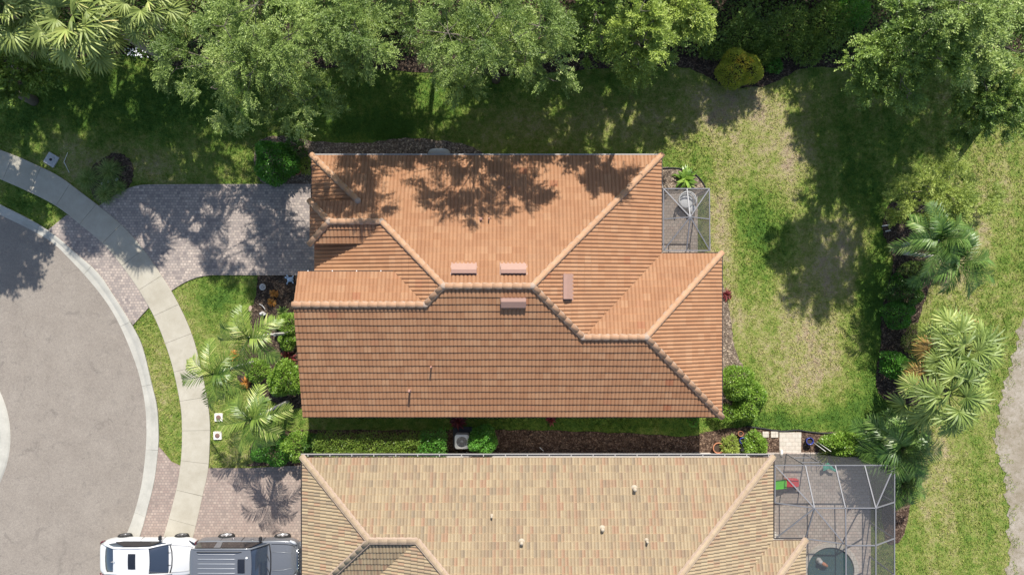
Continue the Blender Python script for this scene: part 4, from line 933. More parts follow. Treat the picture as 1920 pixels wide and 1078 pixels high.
def car_grey():
    r = empty('parked_car', (-12.73, -13.10, 0), 'grey boxy off-roader with ribbed roof parked nose up to the tan house', 'car')
    def sec(w, sh, dk, crown): return [(w*.92, .34), (w, .5), (w*1.01, .75), (w, sh-.08), (w*.97, sh), (w*.88, dk), (w*.45, dk+crown*.8), (0, dk+crown)]
    st = [(-2.45, sec(.84, 1.05, 1.08, 0)), (-2.40, sec(.92, 1.12, 1.14, 0)), (-2.2, sec(.98, 1.15, 1.17, 0)), (-1.5, sec(1.0, 1.15, 1.17, 0)), (-.2, sec(.97, 1.14, 1.16, 0)), (.85, sec(.97, 1.13, 1.15, .02)), (1.25, sec(.99, 1.12, 1.14, .05)), (1.9, sec(.985, 1.05, 1.08, .07)), (2.2, sec(.90, .98, 1.01, .06)), (2.36, sec(.78, .86, .88, .04)), (2.45, sec(.62, .70, .72, .0))]
    loft('body', st, M['paint_grey'], r, 2)
    def gs(w, z0, wt, zt): return [(w, z0), (w*.5+wt*.5+.01, z0*.5+zt*.5), (wt, zt-.02), (wt*.6, zt), (0, zt+.005)]
    g = [(-2.44, gs(.80, 1.1, .74, 1.12)), (-2.36, gs(.88, 1.12, .74, 1.72)), (-2.2, gs(.90, 1.12, .75, 1.80)), (-1.0, gs(.91, 1.12, .76, 1.82)), (.1, gs(.90, 1.12, .76, 1.80)), (.42, gs(.90, 1.12, .76, 1.74)), (.72, gs(.89, 1.11, .78, 1.46)), (.98, gs(.88, 1.12, .80, 1.2)), (1.08, gs(.86, 1.12, .82, 1.13))]
    loft('greenhouse', g, M['carglass'], r, 1)
    n = 9
    def arc(x, w, z, bow): return [(x+bow*(1-(abs(q)/w)**2), q, z+.02*(1-(abs(q)/w)**2)) for q in np.linspace(-w, w, n)]
    patch('roof', [arc(-2.46, .70, 1.73, -.03), arc(-2.38, .76, 1.80, -.03), arc(-2.2, .79, 1.83, 0), arc(-1.0, .80, 1.85, 0), arc(.0, .79, 1.84, 0), arc(.40, .77, 1.79, .06)], M['paint_grey'], r)
    for k in range(6):
        y = -.55+.22*k; mb = MB(); mb.tube([(-2.1, y, 1.850), (-2.0, y, 1.865), (-.35, y, 1.872), (-.25, y, 1.852)], [.008, .022, .022, .008], 6); lpart(mb, 'roof_rib', M['paint_roof'], r)
    patch('sunroof', [arc(-.18, .33, 1.866, 0), arc(.0, .335, 1.868, 0), arc(.15, .33, 1.858, 0)], M['blackglass'], r)
    mb = MB(); mb.lathe((.24, .38, 1.84), [(.06, 0), (.05, .03), (.02, .045)], 10); lpart(mb, 'roof_antenna', M['white'], r)
    for s in (-1, 1):
        mb = MB(); mb.tube([(1.10, s*.84, 1.14), (.75, s*.81, 1.45), (.42, s*.785, 1.775), (.1, s*.785, 1.82), (-1.0, s*.79, 1.835), (-2.2, s*.78, 1.82), (-2.40, s*.76, 1.74)], [.03, .035, .045, .045, .045, .045, .04], 8); lpart(mb, 'roof_pillar', M['paint_grey'], r)
        mb = MB(); mb.add([(-2.28, s*.92, 1.17), (-1.38, s*.935, 1.17), (-1.36, s*.83, 1.72), (-2.26, s*.825, 1.70)], [(0, 1, 2, 3)]); lpart(mb, 'side_window', M['blackglass'], r)
        mb = MB(); mb.add([(-1.10, s*.935, 1.17), (.80, s*.93, 1.165), (.38, s*.825, 1.62), (.2, s*.815, 1.70), (-1.02, s*.83, 1.72)], [tuple(range(5))]); lpart(mb, 'side_window', M['blackglass'], r)
        mb = MB(); mb.add([(-1.37, s*.938, 1.16), (-1.12, s*.938, 1.16), (-1.04, s*.833, 1.73), (-1.36, s*.833, 1.73)], [(0, 1, 2, 3)]); lpart(mb, 'centre_pillar', M['paint_grey'], r)
        mb = MB(); mb.rbox((.68, s*1.08, 1.20), (.12, .20, .16), .04); lpart(mb, 'mirror', M['black'], r)
        for x in (-.75, .15): mb = MB(); mb.tube([(x, s*1.0, 1.0), (x+.08, s*1.03, 1.0), (x+.16, s*1.0, 1.0)], .014, 6); lpart(mb, 'door_handle', M['chrome'], r)
        mb = MB(); mb.tube([(2.05, s*.93, 1.02), (2.22, s*.84, .98), (2.34, s*.74, .93)], [.05, .075, .05], 8); lpart(mb, 'headlight', M['lamp'], r)
        mb = MB(); mb.box((-2.44, s*.86, 1.0), (.05, .12, .35)); lpart(mb, 'tail_light', M['redlamp'], r)
    mb = MB()
    for k in range(7): mb.tube([(2.43-.0*k, -.45+.15*k, .6), (2.41, -.45+.15*k, .88)], .03, 6)
    mb.tube([(2.38, q, .93) for q in (-.6, 0, .6)], .03, 6); lpart(mb, 'grille', M['chrome'], r)
    mb = MB(); mb.tube([(2.44, -.75, .5), (2.52, -.3, .5), (2.52, .3, .5), (2.44, .75, .5)], .09, 8); lpart(mb, 'front_bumper', M['paint_grey'], r)
    mb = MB(); mb.tube([(1.10, -.80, 1.15), (1.17, -.4, 1.165), (1.18, 0, 1.17), (1.17, .4, 1.165), (1.10, .80, 1.15)], .035, 6); lpart(mb, 'wiper_cowl', M['black'], r)
    for s in (-1, 1):
        mb = MB(); mb.tube([(1.2, s*.82, 1.155), (1.9, s*.80, 1.115), (2.2, s*.72, 1.03), (2.34, s*.55, .93)], .010, 5); lpart(mb, 'bonnet_seam', M['black'], r)
        mb = MB(); mb.tube([(1.25, s*.45, 1.19), (1.8, s*.42, 1.16), (2.15, s*.36, 1.06)], .012, 5); lpart(mb, 'bonnet_crease', M['paint_roof'], r)
        for x in (-1.25, -.25, .78): mb = MB(); mb.tube([(x, s*.955, 1.13), (x, s*.985, 1.05), (x, s*1.0, .8), (x, s*1.0, .6)], .010, 5); lpart(mb, 'door_seam', M['black'], r)
        mb = MB(); mb.tube([(-2.1, s*.66, 1.87), (-1.9, s*.66, 1.90), (-.2, s*.66, 1.90), (0, s*.66, 1.86)], .018, 6); lpart(mb, 'roof_rail', M['black'], r)
    for s in (0, 1): mb = MB(); mb.tube([(1.12+.02*s, -.05-.6*s+.0, 1.155+.01), (1.0, .35-.6*s, 1.23)], .012, 5); lpart(mb, 'wiper', M['black'], r)
    for x in (-1.22, 1.52):
        for y in (-.90, .90): wheel(r, x, y, .40, .25, M['rim'])
    mb = MB(); mb.box((0, 0, .36), (4.3, 1.6, .14)); lpart(mb, 'underbody', M['black'], r)
    return r
car_white(); car_grey()

# ------------------------------------------------------------------ foliage builders
def unit(v): return v/np.maximum(1e-9, np.linalg.norm(v, axis=1, keepdims=True))
def leaves(Pn, D, L, Wd, upb=1.0, fold=0):
    """diamond leaves at Pn pointing along D; upb biases the blade to face the sky"""
    n = len(Pn); D = unit(D); N = rng.normal(0, 1, (n, 3))*.55; N[:, 2] += upb; N = unit(N)
    Sd = unit(np.cross(D, N)); L = np.asarray(L).reshape(-1, 1)*np.ones((n, 1)); Wd = np.asarray(Wd).reshape(-1, 1)*np.ones((n, 1))
    m = Pn+D*L*.45
    V = np.stack([Pn, m-Sd*Wd/2, Pn+D*L, m+Sd*Wd/2], 1).reshape(-1, 3)
    return V, np.arange(4*n).reshape(-1, 4)
def spray(lobes, seed, twigs=60, leaf=(.13, .05), tl=(.45, .95), nl=14, droop=.25, spread=.9, trunkc=None, up=.25):
    """lobes [(x,y,z,r)] -> foliage vertex / tint arrays, clump centres.  Sprays of twigs fan outward."""
    r_ = np.random.default_rng(seed); Vs = []; Ts = []; cl = []
    for (x, y, z, r) in lobes:
        r = r*.88; nc = max(5, int(9.5*r*r)+2); tone = r_.uniform(-.22, .22); c = np.array([x, y, z])
        d = unit(r_.normal(0, 1, (nc, 3))*np.array([1, 1, .75])); d[:, 2] = np.where(d[:, 2] < -.35, -d[:, 2], d[:, 2])
        rad = r*r_.uniform(.35, .95, (nc, 1))**.7; cc = c+d*rad*np.array([1, 1, .62])
        out = d.copy()
        if trunkc is not None: out = out+.6*unit(np.array([[x-trunkc[0], y-trunkc[1], .1]]))
        out[:, 2] = out[:, 2]*.5+up; out = unit(out)
        cl += [(c, q) for q in cc]
        nt_ = max(4, int(twigs*.25))
        hue = r_.random(nc)
        for i in range(nc):
            td = unit(out[i]+r_.normal(0, spread*.55, (nt_, 3))*np.array([1, 1, .45])); ln = r_.uniform(*tl, (nt_, 1))*min(1.0, .6+r*.3)
            t = np.linspace(.05, 1, nl)[None, :, None]
            st = cc[i]+r_.normal(0, .045, (nt_, 3))
            pts = st[:, None, :]+td[:, None, :]*ln[:, None, :]*t; pts[..., 2] -= droop*(t[..., 0]**2)*ln
            side = np.where(np.arange(nl) % 2 == 0, 1, -1)[None, :, None]
            sv_ = unit(np.cross(td, np.array([[0, 0, 1.0]])))[:, None, :]
            ld = td[:, None, :]*.9+sv_*side*.8+r_.normal(0, .35, pts.shape); ld[..., 2] -= droop*.6*t[..., 0]
            Vs.append((pts.reshape(-1, 3), ld.reshape(-1, 3))); Ts.append(np.clip(.14+.45*hue[i]+tone+r_.normal(0, .14, nt_*nl)+.12*np.tile(t[0, :, 0], nt_), 0, 1))
    Pn = np.concatenate([a for a, b in Vs]); D = np.concatenate([b for a, b in Vs]); T = np.concatenate(Ts)
    n = len(Pn); L = r_.uniform(.7, 1.25, n)*leaf[0]; Wd = r_.uniform(.8, 1.2, n)*leaf[1]
    V, F = leaves(Pn, D, L, Wd); return V, F, np.repeat(T, 4), cl
def limbs(mb, base, top, lobes, clumps, r0=.2, lean=(0, 0)):
    b = Vector(base); t = Vector(top); n = 6
    mid = [b.lerp(t, i/n)+Vector((.08*math.sin(i*1.7+b.x), .08*math.cos(i*2.1+b.y), 0))*(0 if i in (0, n) else 1) for i in range(n+1)]
    mb.tube(mid, [r0*(1.35 if i == 0 else 1-.45*i/n) for i in range(n+1)], 9)
    for (x, y, z, r) in lobes:
        c = Vector((x, y, z)); m = t.lerp(c, .5)+Vector((.25*math.sin(c.x*3), .25*math.cos(c.y*3), .18*(c-t).length*.3)); mb.tube([t, m, c], [r0*.26, r0*.17, r0*.08], 6, caps=False)
    for i, (c, q) in enumerate(clumps):
        if i % 2: continue
        a = Vector(tuple(c)); e = Vector(tuple(q)); m = a.lerp(e, .5)+Vector((0, 0, -.08)); mb.tube([a, m, e], [r0*.10, r0*.06, r0*.03], 4, caps=False)
def tree(label, lobes_px, mat, seed, base_px=None, name='tree', cat='tree', barkm='bark', r0=.17, group=None, **kw):
    lobes = [(*P(a, b, h)[:2], h, r*(H-h)/FP) for a, b, r, h in lobes_px]
    w = np.array([q[3]**2 for q in lobes]); cx = float((np.array([q[0] for q in lobes])*w).sum()/w.sum()); cy = float((np.array([q[1] for q in lobes])*w).sum()/w.sum())
    hm = float(np.median([q[2] for q in lobes]))
    if base_px: bx, by = P2(*base_px)
    else: bx, by = cx+.2, cy+.2
    r = empty(name, (bx, by, 0), label, cat, group)
    main = list(lobes)
    if name == 'tree' and len(lobes) > 3:
        r2 = np.random.default_rng(seed+500); zt = hm*.84
        lobes = lobes+[(cx, cy, zt+.35, 1.15)]+[(cx+(q[0]-cx)*.5+r2.normal(0, .2), cy+(q[1]-cy)*.5+r2.normal(0, .2), zt+(q[2]-zt)*.5+.1, max(.8, q[3]*.75)) for q in lobes[::2]]
    V, F, T, cl = spray(lobes, seed, trunkc=(cx, cy), **kw)
    link('crown', fastmesh('crown', V, F, M[mat], {'tint': T}), r)
    mb = MB(); limbs(mb, (bx, by, -.05), (cx, cy, hm*.84), main, cl, r0); mb.build('trunk', M[barkm], r)
    return r
def bush(label, cx, cy, r_px, h, mat, seed, cat='shrub', name='shrub', ry=None, leaf=(.10, .055), n=None, group=None, flat=.75, box=None, gaps=.25, stemm='stem'):
    """leafy mound; centre given in px at mid height"""
    s = (H-h*.6)/FP; c = np.array([*P2(cx, cy, h*.6)]); rx = r_px*s; ry_ = (ry or r_px)*s; r_ = np.random.default_rng(seed)
    n = n or int(1500*rx*ry_+350)
    if box:
        u = r_.uniform(-1, 1, (n, 3)); f = r_.integers(0, 6, n); top = r_.random(n) < .6
        pz = np.where(top, h*(1-.10*r_.random(n)**2), h*r_.uniform(.1, 1, n)); ax = np.where(top, u[:, 0], np.where(f < 3, np.sign(u[:, 0]), u[:, 0])); ay = np.where(top, u[:, 1], np.where(f < 3, u[:, 1], np.sign(u[:, 1])))
        Pn = np.stack([c[0]+ax*rx, c[1]+ay*ry_, pz], 1)+r_.normal(0, .035, (n, 3)); pz = pz*(1+.10*np.sin(ax*rx*2.7+seed)*np.sin(ay*4+ax*rx*1.3))-.10*h*np.maximum(0, np.abs(ay)-.75)*4*top; ay = ay*(1+.10*np.sin(ax*rx*3.1+1)); Pn = np.stack([c[0]+ax*rx, c[1]+ay*ry_, pz], 1)+r_.normal(0, .05, (n, 3)); nrm = np.stack([ax*.4*(~top), ay*.4*(~top), np.where(top, 1, .3)], 1)+r_.normal(0, .45, (n, 3))
    else:
        d = unit(r_.normal(0, 1, (n, 3))); d[:, 2] = np.abs(d[:, 2]); az = np.arctan2(d[:, 1], d[:, 0])
        ph = seed*1.3; lump = 1+.10*np.sin(az*3+ph)+.07*np.sin(az*5+ph*2)
        kc = unit(r_.normal(0, 1, (22, 3))); kc[:, 2] = abs(kc[:, 2]); clump = 1-np.exp(-((1-(d@kc.T).max(1))/.035)); clump = np.clip(clump, 0, 1)
        rad = lump*(1-gaps*r_.random(n)**1.5*(.4+.6*clump))
        Pn = np.stack([c[0]+d[:, 0]*rad*rx, c[1]+d[:, 1]*rad*ry_, .12*h+d[:, 2]**flat*rad*h*.88], 1); nrm = d+r_.normal(0, .5, (n, 3))
    D = unit(nrm+np.array([0, 0, .1])+r_.normal(0, .6, (n, 3)))
    T = np.clip(.30+.35*r_.random(n)+.25*np.sin(Pn[:, 0]*9+seed)*np.sin(Pn[:, 1]*8)+r_.normal(0, .1, n), 0, .93)
    if mat == 'lf_croton': T = np.clip(T+.55*np.exp(-((Pn[:, 0]-c[0])**2+(Pn[:, 1]-c[1]-.1)**2)/.22)*(r_.random(n) < .7), 0, 1)  # orange leaves at the centre, brightened in colour to stand in for sun
    L = r_.uniform(.7, 1.3, n)*leaf[0]; Wd = r_.uniform(.8, 1.2, n)*leaf[1]; V, F = leaves(Pn, D, L, Wd, .8)
    r = empty(name, (c[0], c[1], 0), label, cat, group)
    link('foliage', fastmesh('foliage', V, F, M[mat], {'tint': np.repeat(T, 4)}), r)
    mb = MB()
    k = 5 if not box else 9
    for i in range(k):
        a = i*2.4+seed; ex = math.cos(a)*rx*.6; ey = math.sin(a)*ry_*.6
        mb.tube([(c[0]+ex*.2, c[1]+ey*.2, -.03), (c[0]+ex*.6, c[1]+ey*.6, h*.45), (c[0]+ex, c[1]+ey, h*.78)], [.03, .02, .008], 5)
    mb.build('stems', M[stemm], r); return r
def strap(Vl, Tl, p0, d0, L, w, droop, tint, seg=5, roll=0.0):
    """one arching strap leaf as a quad strip"""
    d = np.array(d0, float); d /= np.linalg.norm(d); s = np.cross(d, [0, 0, 1.0]); ns = np.linalg.norm(s); s = s/ns if ns > .05 else np.array([1, 0, 0.])
    if roll:
        u_ = np.cross(s, d); s = s*math.cos(roll)+u_*math.sin(roll)
    p = np.array(p0, float); prev = None
    for i in range(seg+1):
        t = i/seg; ww = w*(.35+.65*math.sin(math.pi*min(1, .15+t*.85))) if t < 1 else w*.06
        a, b = p-s*ww/2, p+s*ww/2
        if prev is not None: Vl.append([prev[0], prev[1], b, a]); Tl.append(tint)
        prev = (a, b); dd = d+np.array([0, 0, -droop*t*1.6]); dd /= np.linalg.norm(dd); p = p+dd*L/seg
def fan_palm(label, cxp, cyp, h, R_px, mat, seed, nl=26, base=None, brown=0.0, name='fan_palm', skirt=True, group=None, lean=None, elo=-.35):
    c = np.array(P(cxp, cyp, h)); R = R_px*(H-h)/FP; r_ = np.random.default_rng(seed); A = {'lf': ([], []), 'br': ([], []), 'pet': MB()}
    for i in range(nl):
        az = i*2.39996+r_.normal(0, .15); f = i/(nl-1); el = 1.15-(1.15-elo)*f**.8+r_.normal(0, .08)
        pet = R*.66*(.62+.48*f)*r_.uniform(.82, 1.14); bl = R*.40*r_.uniform(.85, 1.15)
        d = np.array([math.cos(az)*math.cos(el), math.sin(az)*math.cos(el), math.sin(el)])
        isb = r_.random() < brown*(f**1.5)*2
        mid = c+d*pet*.55+np.array([0, 0, .0]); hub = c+d*pet+np.array([0, 0, -.12*pet*f])
        A['pet'].tube([c, mid, hub], [.022, .016, .012], 4, caps=False)
        k = 'br' if isb else 'lf'; e2 = el-.30-.45*f+r_.normal(0, .12)
        fd = np.array([math.cos(az)*math.cos(e2), math.sin(az)*math.cos(e2), math.sin(e2)]); s = np.cross(fd, [0, 0, 1.]); s /= np.linalg.norm(s)+1e-9; u = np.cross(s, fd)
        m = 24; base_t = r_.uniform(.15, .75)
        for j in range(m):
            a = (j/(m-1)-.5)*math.radians(250); ll = bl*(.62+.38*math.cos(a*.62))*r_.uniform(.88, 1.08)
            dd = fd*math.cos(a)+s*math.sin(a)+u*(.28*abs(math.sin(a))+.06*(-1)**j)
            strap(*A[k], hub, dd, ll, R*.036, .30+.30*r_.random(), float(np.clip(base_t+r_.normal(0, .14), 0, 1)), 4, roll=.5*(-1)**j)
    r = empty(name, (base[0] if base else c[0], base[1] if base else c[1], 0), label, 'palm tree', group)
    for k, mt in (('lf', M[mat]), ('br', M['lf_brown'])):
        Vl, Tl = A[k]
        if Vl:
            V = np.array(Vl).reshape(-1, 3); o = link('crown' if k == 'lf' else 'dead_fronds', fastmesh('crown', V, np.arange(len(V)).reshape(-1, 4), mt, {'tint': np.repeat(Tl, 4)}), r)
    A['pet'].build('leaf_stalks', M['lf_palm'] if not brown else M['lf_fan'], r)
    mb = MB(); b = base if base else (c[0]+.1, c[1]-.1)
    q0 = Vector((b[0], b[1], -.05)); q1 = Vector(tuple(c)); n = 10
    mb.tube([q0.lerp(q1, i/n)+Vector((0, 0, 0)) for i in range(n+1)], [.19+.02*(i % 2)-.04*i/n for i in range(n+1)], 12)
    mb.build('trunk', M['palmbark'], r); return r
def feather_palm(label, cxp, cyp, h, R_px, mat, seed, base, nf=16, name='palm_tree', barkm='palewood', tr=.07, ll=.42, wide=.045, group=None, elo=-.1, ehi=1.25, extra=None, nps=24):
    c = np.array(P(cxp, cyp, h)); R = R_px*(H-h)/FP; r_ = np.random.default_rng(seed); Vl, Tl = [], []; rb = MB()
    for i in range(nf):
        f = i/(nf-1); az = i*2.39996+r_.normal(0, .2); el = ehi-(ehi-elo)*f; L = R*1.22*(.75+.30*f)*r_.uniform(.85, 1.12)
        pts = []; p = c.copy(); d = np.array([math.cos(az)*math.cos(el), math.sin(az)*math.cos(el), math.sin(el)]); m = 12
        for k in range(m+1):
            pts.append(p.copy()); dd = d+np.array([0, 0, -1.5*(k/m)**1.5]); dd /= np.linalg.norm(dd); p = p+dd*L/m
        rb.tube([tuple(q) for q in pts], [.022*(1-.8*k/m) for k in range(m+1)], 4, caps=False)
        base_t = r_.uniform(.2, .8); tw = r_.uniform(-.5, .5)
        npair = nps
        for j in range(npair):
            t = .14+.86*j/(npair-1); x = t*m; k = min(int(x), m-1); q = pts[k]+(pts[k+1]-pts[k])*(x-k); td = pts[k+1]-pts[k]; td /= np.linalg.norm(td)
            s = np.cross(td, [0, 0, 1.]); s /= np.linalg.norm(s)+1e-9; u = np.cross(s, td); lf = ll*R*(.55+.6*math.sin(math.pi*min(1, t*.95+.05)))*(1 if t < .9 else .7)
            for sg in (-1, 1):
                dd = td*.75+s*sg*.85+u*(.30+tw*sg)+r_.normal(0, .07, 3)
                strap(Vl, Tl, q, dd, lf*r_.uniform(.88, 1.1), wide, .30+.2*r_.random(), float(np.clip(base_t+r_.normal(0, .16), 0, 1)), 3, roll=.5*sg)
    r = empty(name, (base[0], base[1], 0), label, 'palm tree', group)
    V = np.array(Vl).reshape(-1, 3); link('crown', fastmesh('crown', V, np.arange(len(V)).reshape(-1, 4), M[mat], {'tint': np.repeat(Tl, 4)}), r)
    rb.build('frond_ribs', M['lf_palm'], r)
    tops = [tuple(c)]+(extra or [])
    for k, tp in enumerate(tops):
        q0 = Vector((base[0]+.12*k, base[1]-.1*k, -.05)); q1 = Vector(tp); mb = MB(); n = 12
        bow = Vector((.06, .05, 0))
        mb.tube([q0.lerp(q1, i/n)+bow*math.sin(math.pi*i/n) for i in range(n+1)], [tr*(1.35-.35*min(1, i/3))*(1+.07*(i % 2)) for i in range(n+1)], 10); mb.build('trunk', M[barkm], r)
    return r
def tuft(label, cxp, cyp, r_px, mat, seed, n=220, h=.5, cat='plant', name='ornamental_grass', w=.014, stemm=None, up=.9, droop=.9, group=None):
    c = np.array(P(cxp, cyp, .05)); r_ = np.random.default_rng(seed); Vl, Tl = [], []; R = r_px*H/FP
    for i in range(n):
        az = r_.uniform(0, 6.283); el = r_.uniform(.3, 1.35)*up
        strap(Vl, Tl, c+np.array([r_.normal(0, R*.10), r_.normal(0, R*.10), -.03]), (math.cos(az)*math.cos(el), math.sin(az)*math.cos(el), math.sin(el)), R*r_.uniform(.8, 1.35)*(h/.5)**.4, w*r_.uniform(.7, 1.3), droop, float(r_.random()), 4)
    V = np.array(Vl).reshape(-1, 3); me = fastmesh(name, V-np.array([c[0], c[1], 0]), np.arange(len(V)).reshape(-1, 4), M[mat], {'tint': np.repeat(Tl, 4)})
    o = link(name, me); o.location = (c[0], c[1], 0); return tag(o, label, cat, group)

# ------------------------------------------------------------------ trees along the back
G_ = 'trees along the back edge of the lawn'
A = dict(leaf=(.105, .036), tl=(.5, .95), nl=20, droop=.38, twigs=56)
tree('big pale green feathery tree overhanging the lawn near its top left, right of the palms', [(430, 110, 55, 4.6), (480, 60, 60, 5.5), (600, 35, 45, 9.8), (380, 70, 50, 6.2), (470, 90, 50, 6.4), (540, 150, 34, 5.8), (345, 95, 52, 8.2), (330, 130, 30, 7.5), (420, 50, 58, 9.7), (395, 165, 48, 7.7), (440, 205, 38, 7.0), (470, 140, 55, 8.9), (540, 75, 62, 9.9), (535, 130, 42, 8.7), (480, 10, 70, 10.3), (570, 190, 50, 7.7), (600, 175, 35, 7.5), (520, 205, 30, 6.9)], 'lf_acacia', 11, (560, 150), group=G_, **A)
tree('narrower pale green feathery tree between the two broad ones, above the terracotta house', [(670, 60, 48, 5.2), (700, 40, 40, 8.2), (665, 80, 40, 7.4), (640, 60, 36, 9.0), (665, 45, 55, 10.3), (690, 95, 38, 9.6), (640, 20, 50, 10.3), (675, 125, 22, 8.8), (620, 70, 35, 9.8)], 'lf_acacia', 12, (690, 100), group=G_, **A)
tree('broad pale green feathery tree whose branches reach toward the middle of the terracotta roof', [(870, 100, 47, 4.8), (960, 90, 47, 4.8), (900, 50, 54, 5.2), (860, 80, 52, 6.9), (940, 75, 50, 7.0), (1005, 90, 38, 6.5), (800, 60, 41, 6.5), (840, 60, 61, 9.6), (780, 55, 34, 8.4), (860, 125, 47, 8.4), (930, 35, 59, 10.4), (900, 100, 45, 9.2), (1010, 50, 56, 9.8), (870, 165, 27, 7.8), (1040, 100, 32, 8.6), (1038, 152, 27, 8.0), (985, 100, 31, 8.2), (1050, 60, 32, 9.0)], 'lf_acacia', 13, (930, 150), group=G_, **A)
B_ = dict(leaf=(.115, .046), tl=(.4, .85), nl=18, droop=.42, twigs=60)
tree('slim yellow green tree hanging down over the shaded lawn right of the broad feathery trees', [(1200, 20, 48, 9.6), (1210, 65, 40, 9.0), (1185, 100, 34, 8.0), (1195, 130, 26, 7.1), (1225, 40, 32, 9.2)], 'lf_bright', 14, (1200, 130), group=G_, **B_)
tree('small yellow green tree at the very top edge just right of the slim hanging one', [(1300, 10, 30, 7.5), (1305, 40, 22, 7), (1280, -10, 40, 7.5), (1315, 55, 14, 6.4)], 'lf_bright', 15, (1260, 60), group=G_, **B_)
tree('dark green leafy tree in shade behind the slim yellow green one', [(1115, 30, 48, 6), (1130, 80, 40, 5), (1250, 70, 40, 4.5), (1090, 90, 30, 4.3), (1060, 20, 40, 6)], 'lf_mid', 16, (1120, 80), group=G_, leaf=(.13, .06), tl=(.4, .8), nl=12, droop=.3, twigs=50)
C_ = dict(leaf=(.12, .052), tl=(.4, .8), nl=16, droop=.22, twigs=60)
tree('large rounded leafy tree in the top right with its lower left branch over the lawn', [(1700, 110, 50, 5.0), (1760, 90, 50, 5.2), (1640, 120, 38, 4.6), (1690, 60, 45, 5.5), (1610, 135, 34, 6.8), (1650, 105, 46, 7.6), (1640, 160, 40, 6.8), (1690, 150, 42, 7.4), (1700, 85, 52, 8.6), (1750, 50, 58, 9.4), (1760, 110, 48, 8.8), (1700, 175, 26, 6.6), (1690, 40, 42, 8.6)], 'lf_mid', 17, (1710, 190), group=G_, **C_)
tree('large lighter green tree filling the top right corner beside the rounded leafy one', [(1830, 40, 66, 10.3), (1820, 110, 50, 8.4), (1890, 90, 46, 6.6), (1800, 0, 60, 11), (1900, 10, 55, 7), (1780, 40, 42, 10), (1850, -20, 60, 10), (1820, 100, 50, 5.0), (1780, 20, 55, 6.0)], 'lf_acacia', 18, (1850, 90), group=G_, leaf=(.125, .05), tl=(.45, .95), nl=14, droop=.25, twigs=60)
tree('mid green tree at the right edge just below the corner tree, leaning over the lawn', [(1850, 165, 44, 5.2), (1830, 205, 40, 4.5), (1880, 210, 46, 4.5), (1800, 235, 26, 3.5), (1910, 180, 44, 4.9), (1870, 150, 36, 5.3), (1920, 225, 30, 3.9)], 'lf_mid', 19, (1850, 220), group=G_, **C_)
tree('soft green broadleaf tree cut by the left edge below the fan palms', [(20, 120, 40, 4.5), (55, 100, 34, 4.3), (30, 160, 34, 4), (75, 135, 32, 4), (0, 150, 40, 4)], 'lf_mid', 20, (20, 130), group=G_, leaf=(.16, .09), tl=(.35, .7), nl=9, droop=.25, twigs=32)
tree('yellow green fine leaved small tree above the dark feather palms in the rear bed', [(1700, 362, 34, 3.6), (1740, 350, 38, 4.4), (1780, 330, 34, 4.2), (1735, 390, 38, 4.2), (1698, 402, 26, 3.0), (1785, 372, 38, 4.6), (1825, 390, 34, 3.4), (1765, 405, 34, 4.4), (1822, 350, 28, 3.6), (1850, 370, 22, 3.0), (1760, 315, 22, 3.4), (1715, 425, 22, 3.2), (1740, 380, 50, 2.6), (1790, 370, 45, 2.6)], 'lf_yellow', 21, (1745, 390), r0=.09, leaf=(.10, .036), tl=(.4, .85), nl=18, droop=.3, twigs=56, name='small_tree')
# trees beyond the top of the frame whose shade falls on the lawn
ORD = ['first', 'second', 'third', 'fourth', 'fifth', 'sixth', 'seventh', 'eighth', 'ninth', 'tenth', 'eleventh', 'last']
def offtree(x, y, h, r, seed):  # shade casters that stand behind the plot
    w = empty('tree', (x, y, 0), 'leafy tree out of view beyond the left edge, shading the cul-de-sac' if y < 12 else f'leafy tree out of view beyond the top edge, {ORD[seed-60]} from the left', 'tree', 'trees beyond the frame')
    r_ = np.random.default_rng(seed); lobes = [(x+r_.normal(0, r*.55), y+r_.normal(0, r*.55), h-abs(r_.normal(0, 1.0))-(3.2 if _ % 2 else 0), r*r_.uniform(.5, .8)) for _ in range(11)]
    V, F, T, cl = spray(lobes, seed, twigs=36, leaf=(.22, .11), tl=(.5, 1.0), nl=10, trunkc=(x, y)); link('crown', fastmesh('crown', V, F, M['lf_mid'], {'tint': T}), w)
    mb = MB(); limbs(mb, (x, y, -.05), (x, y, h*.72), lobes, cl, .2); mb.build('trunk', M['bark'], w)
for i, (x, y, h, r) in enumerate([(-24, 17.0, 11, 2.9), (-18.5, 17, 11.5, 3.0), (-13.5, 16.6, 9.8, 2.7), (-8, 16, 9.8, 2.7), (-3, 15.8, 11, 2.9), (2.2, 16, 10.6, 2.8), (6.5, 18, 8.8, 2.6), (10.3, 18.2, 8.7, 2.4), (13.8, 18.2, 8.0, 2.2), (18, 17.3, 11, 2.7), (21, 18, 9, 2.6), (-23.6, 9.2, 8.6, 1.6)]): offtree(x, y, h, r, 60+i)

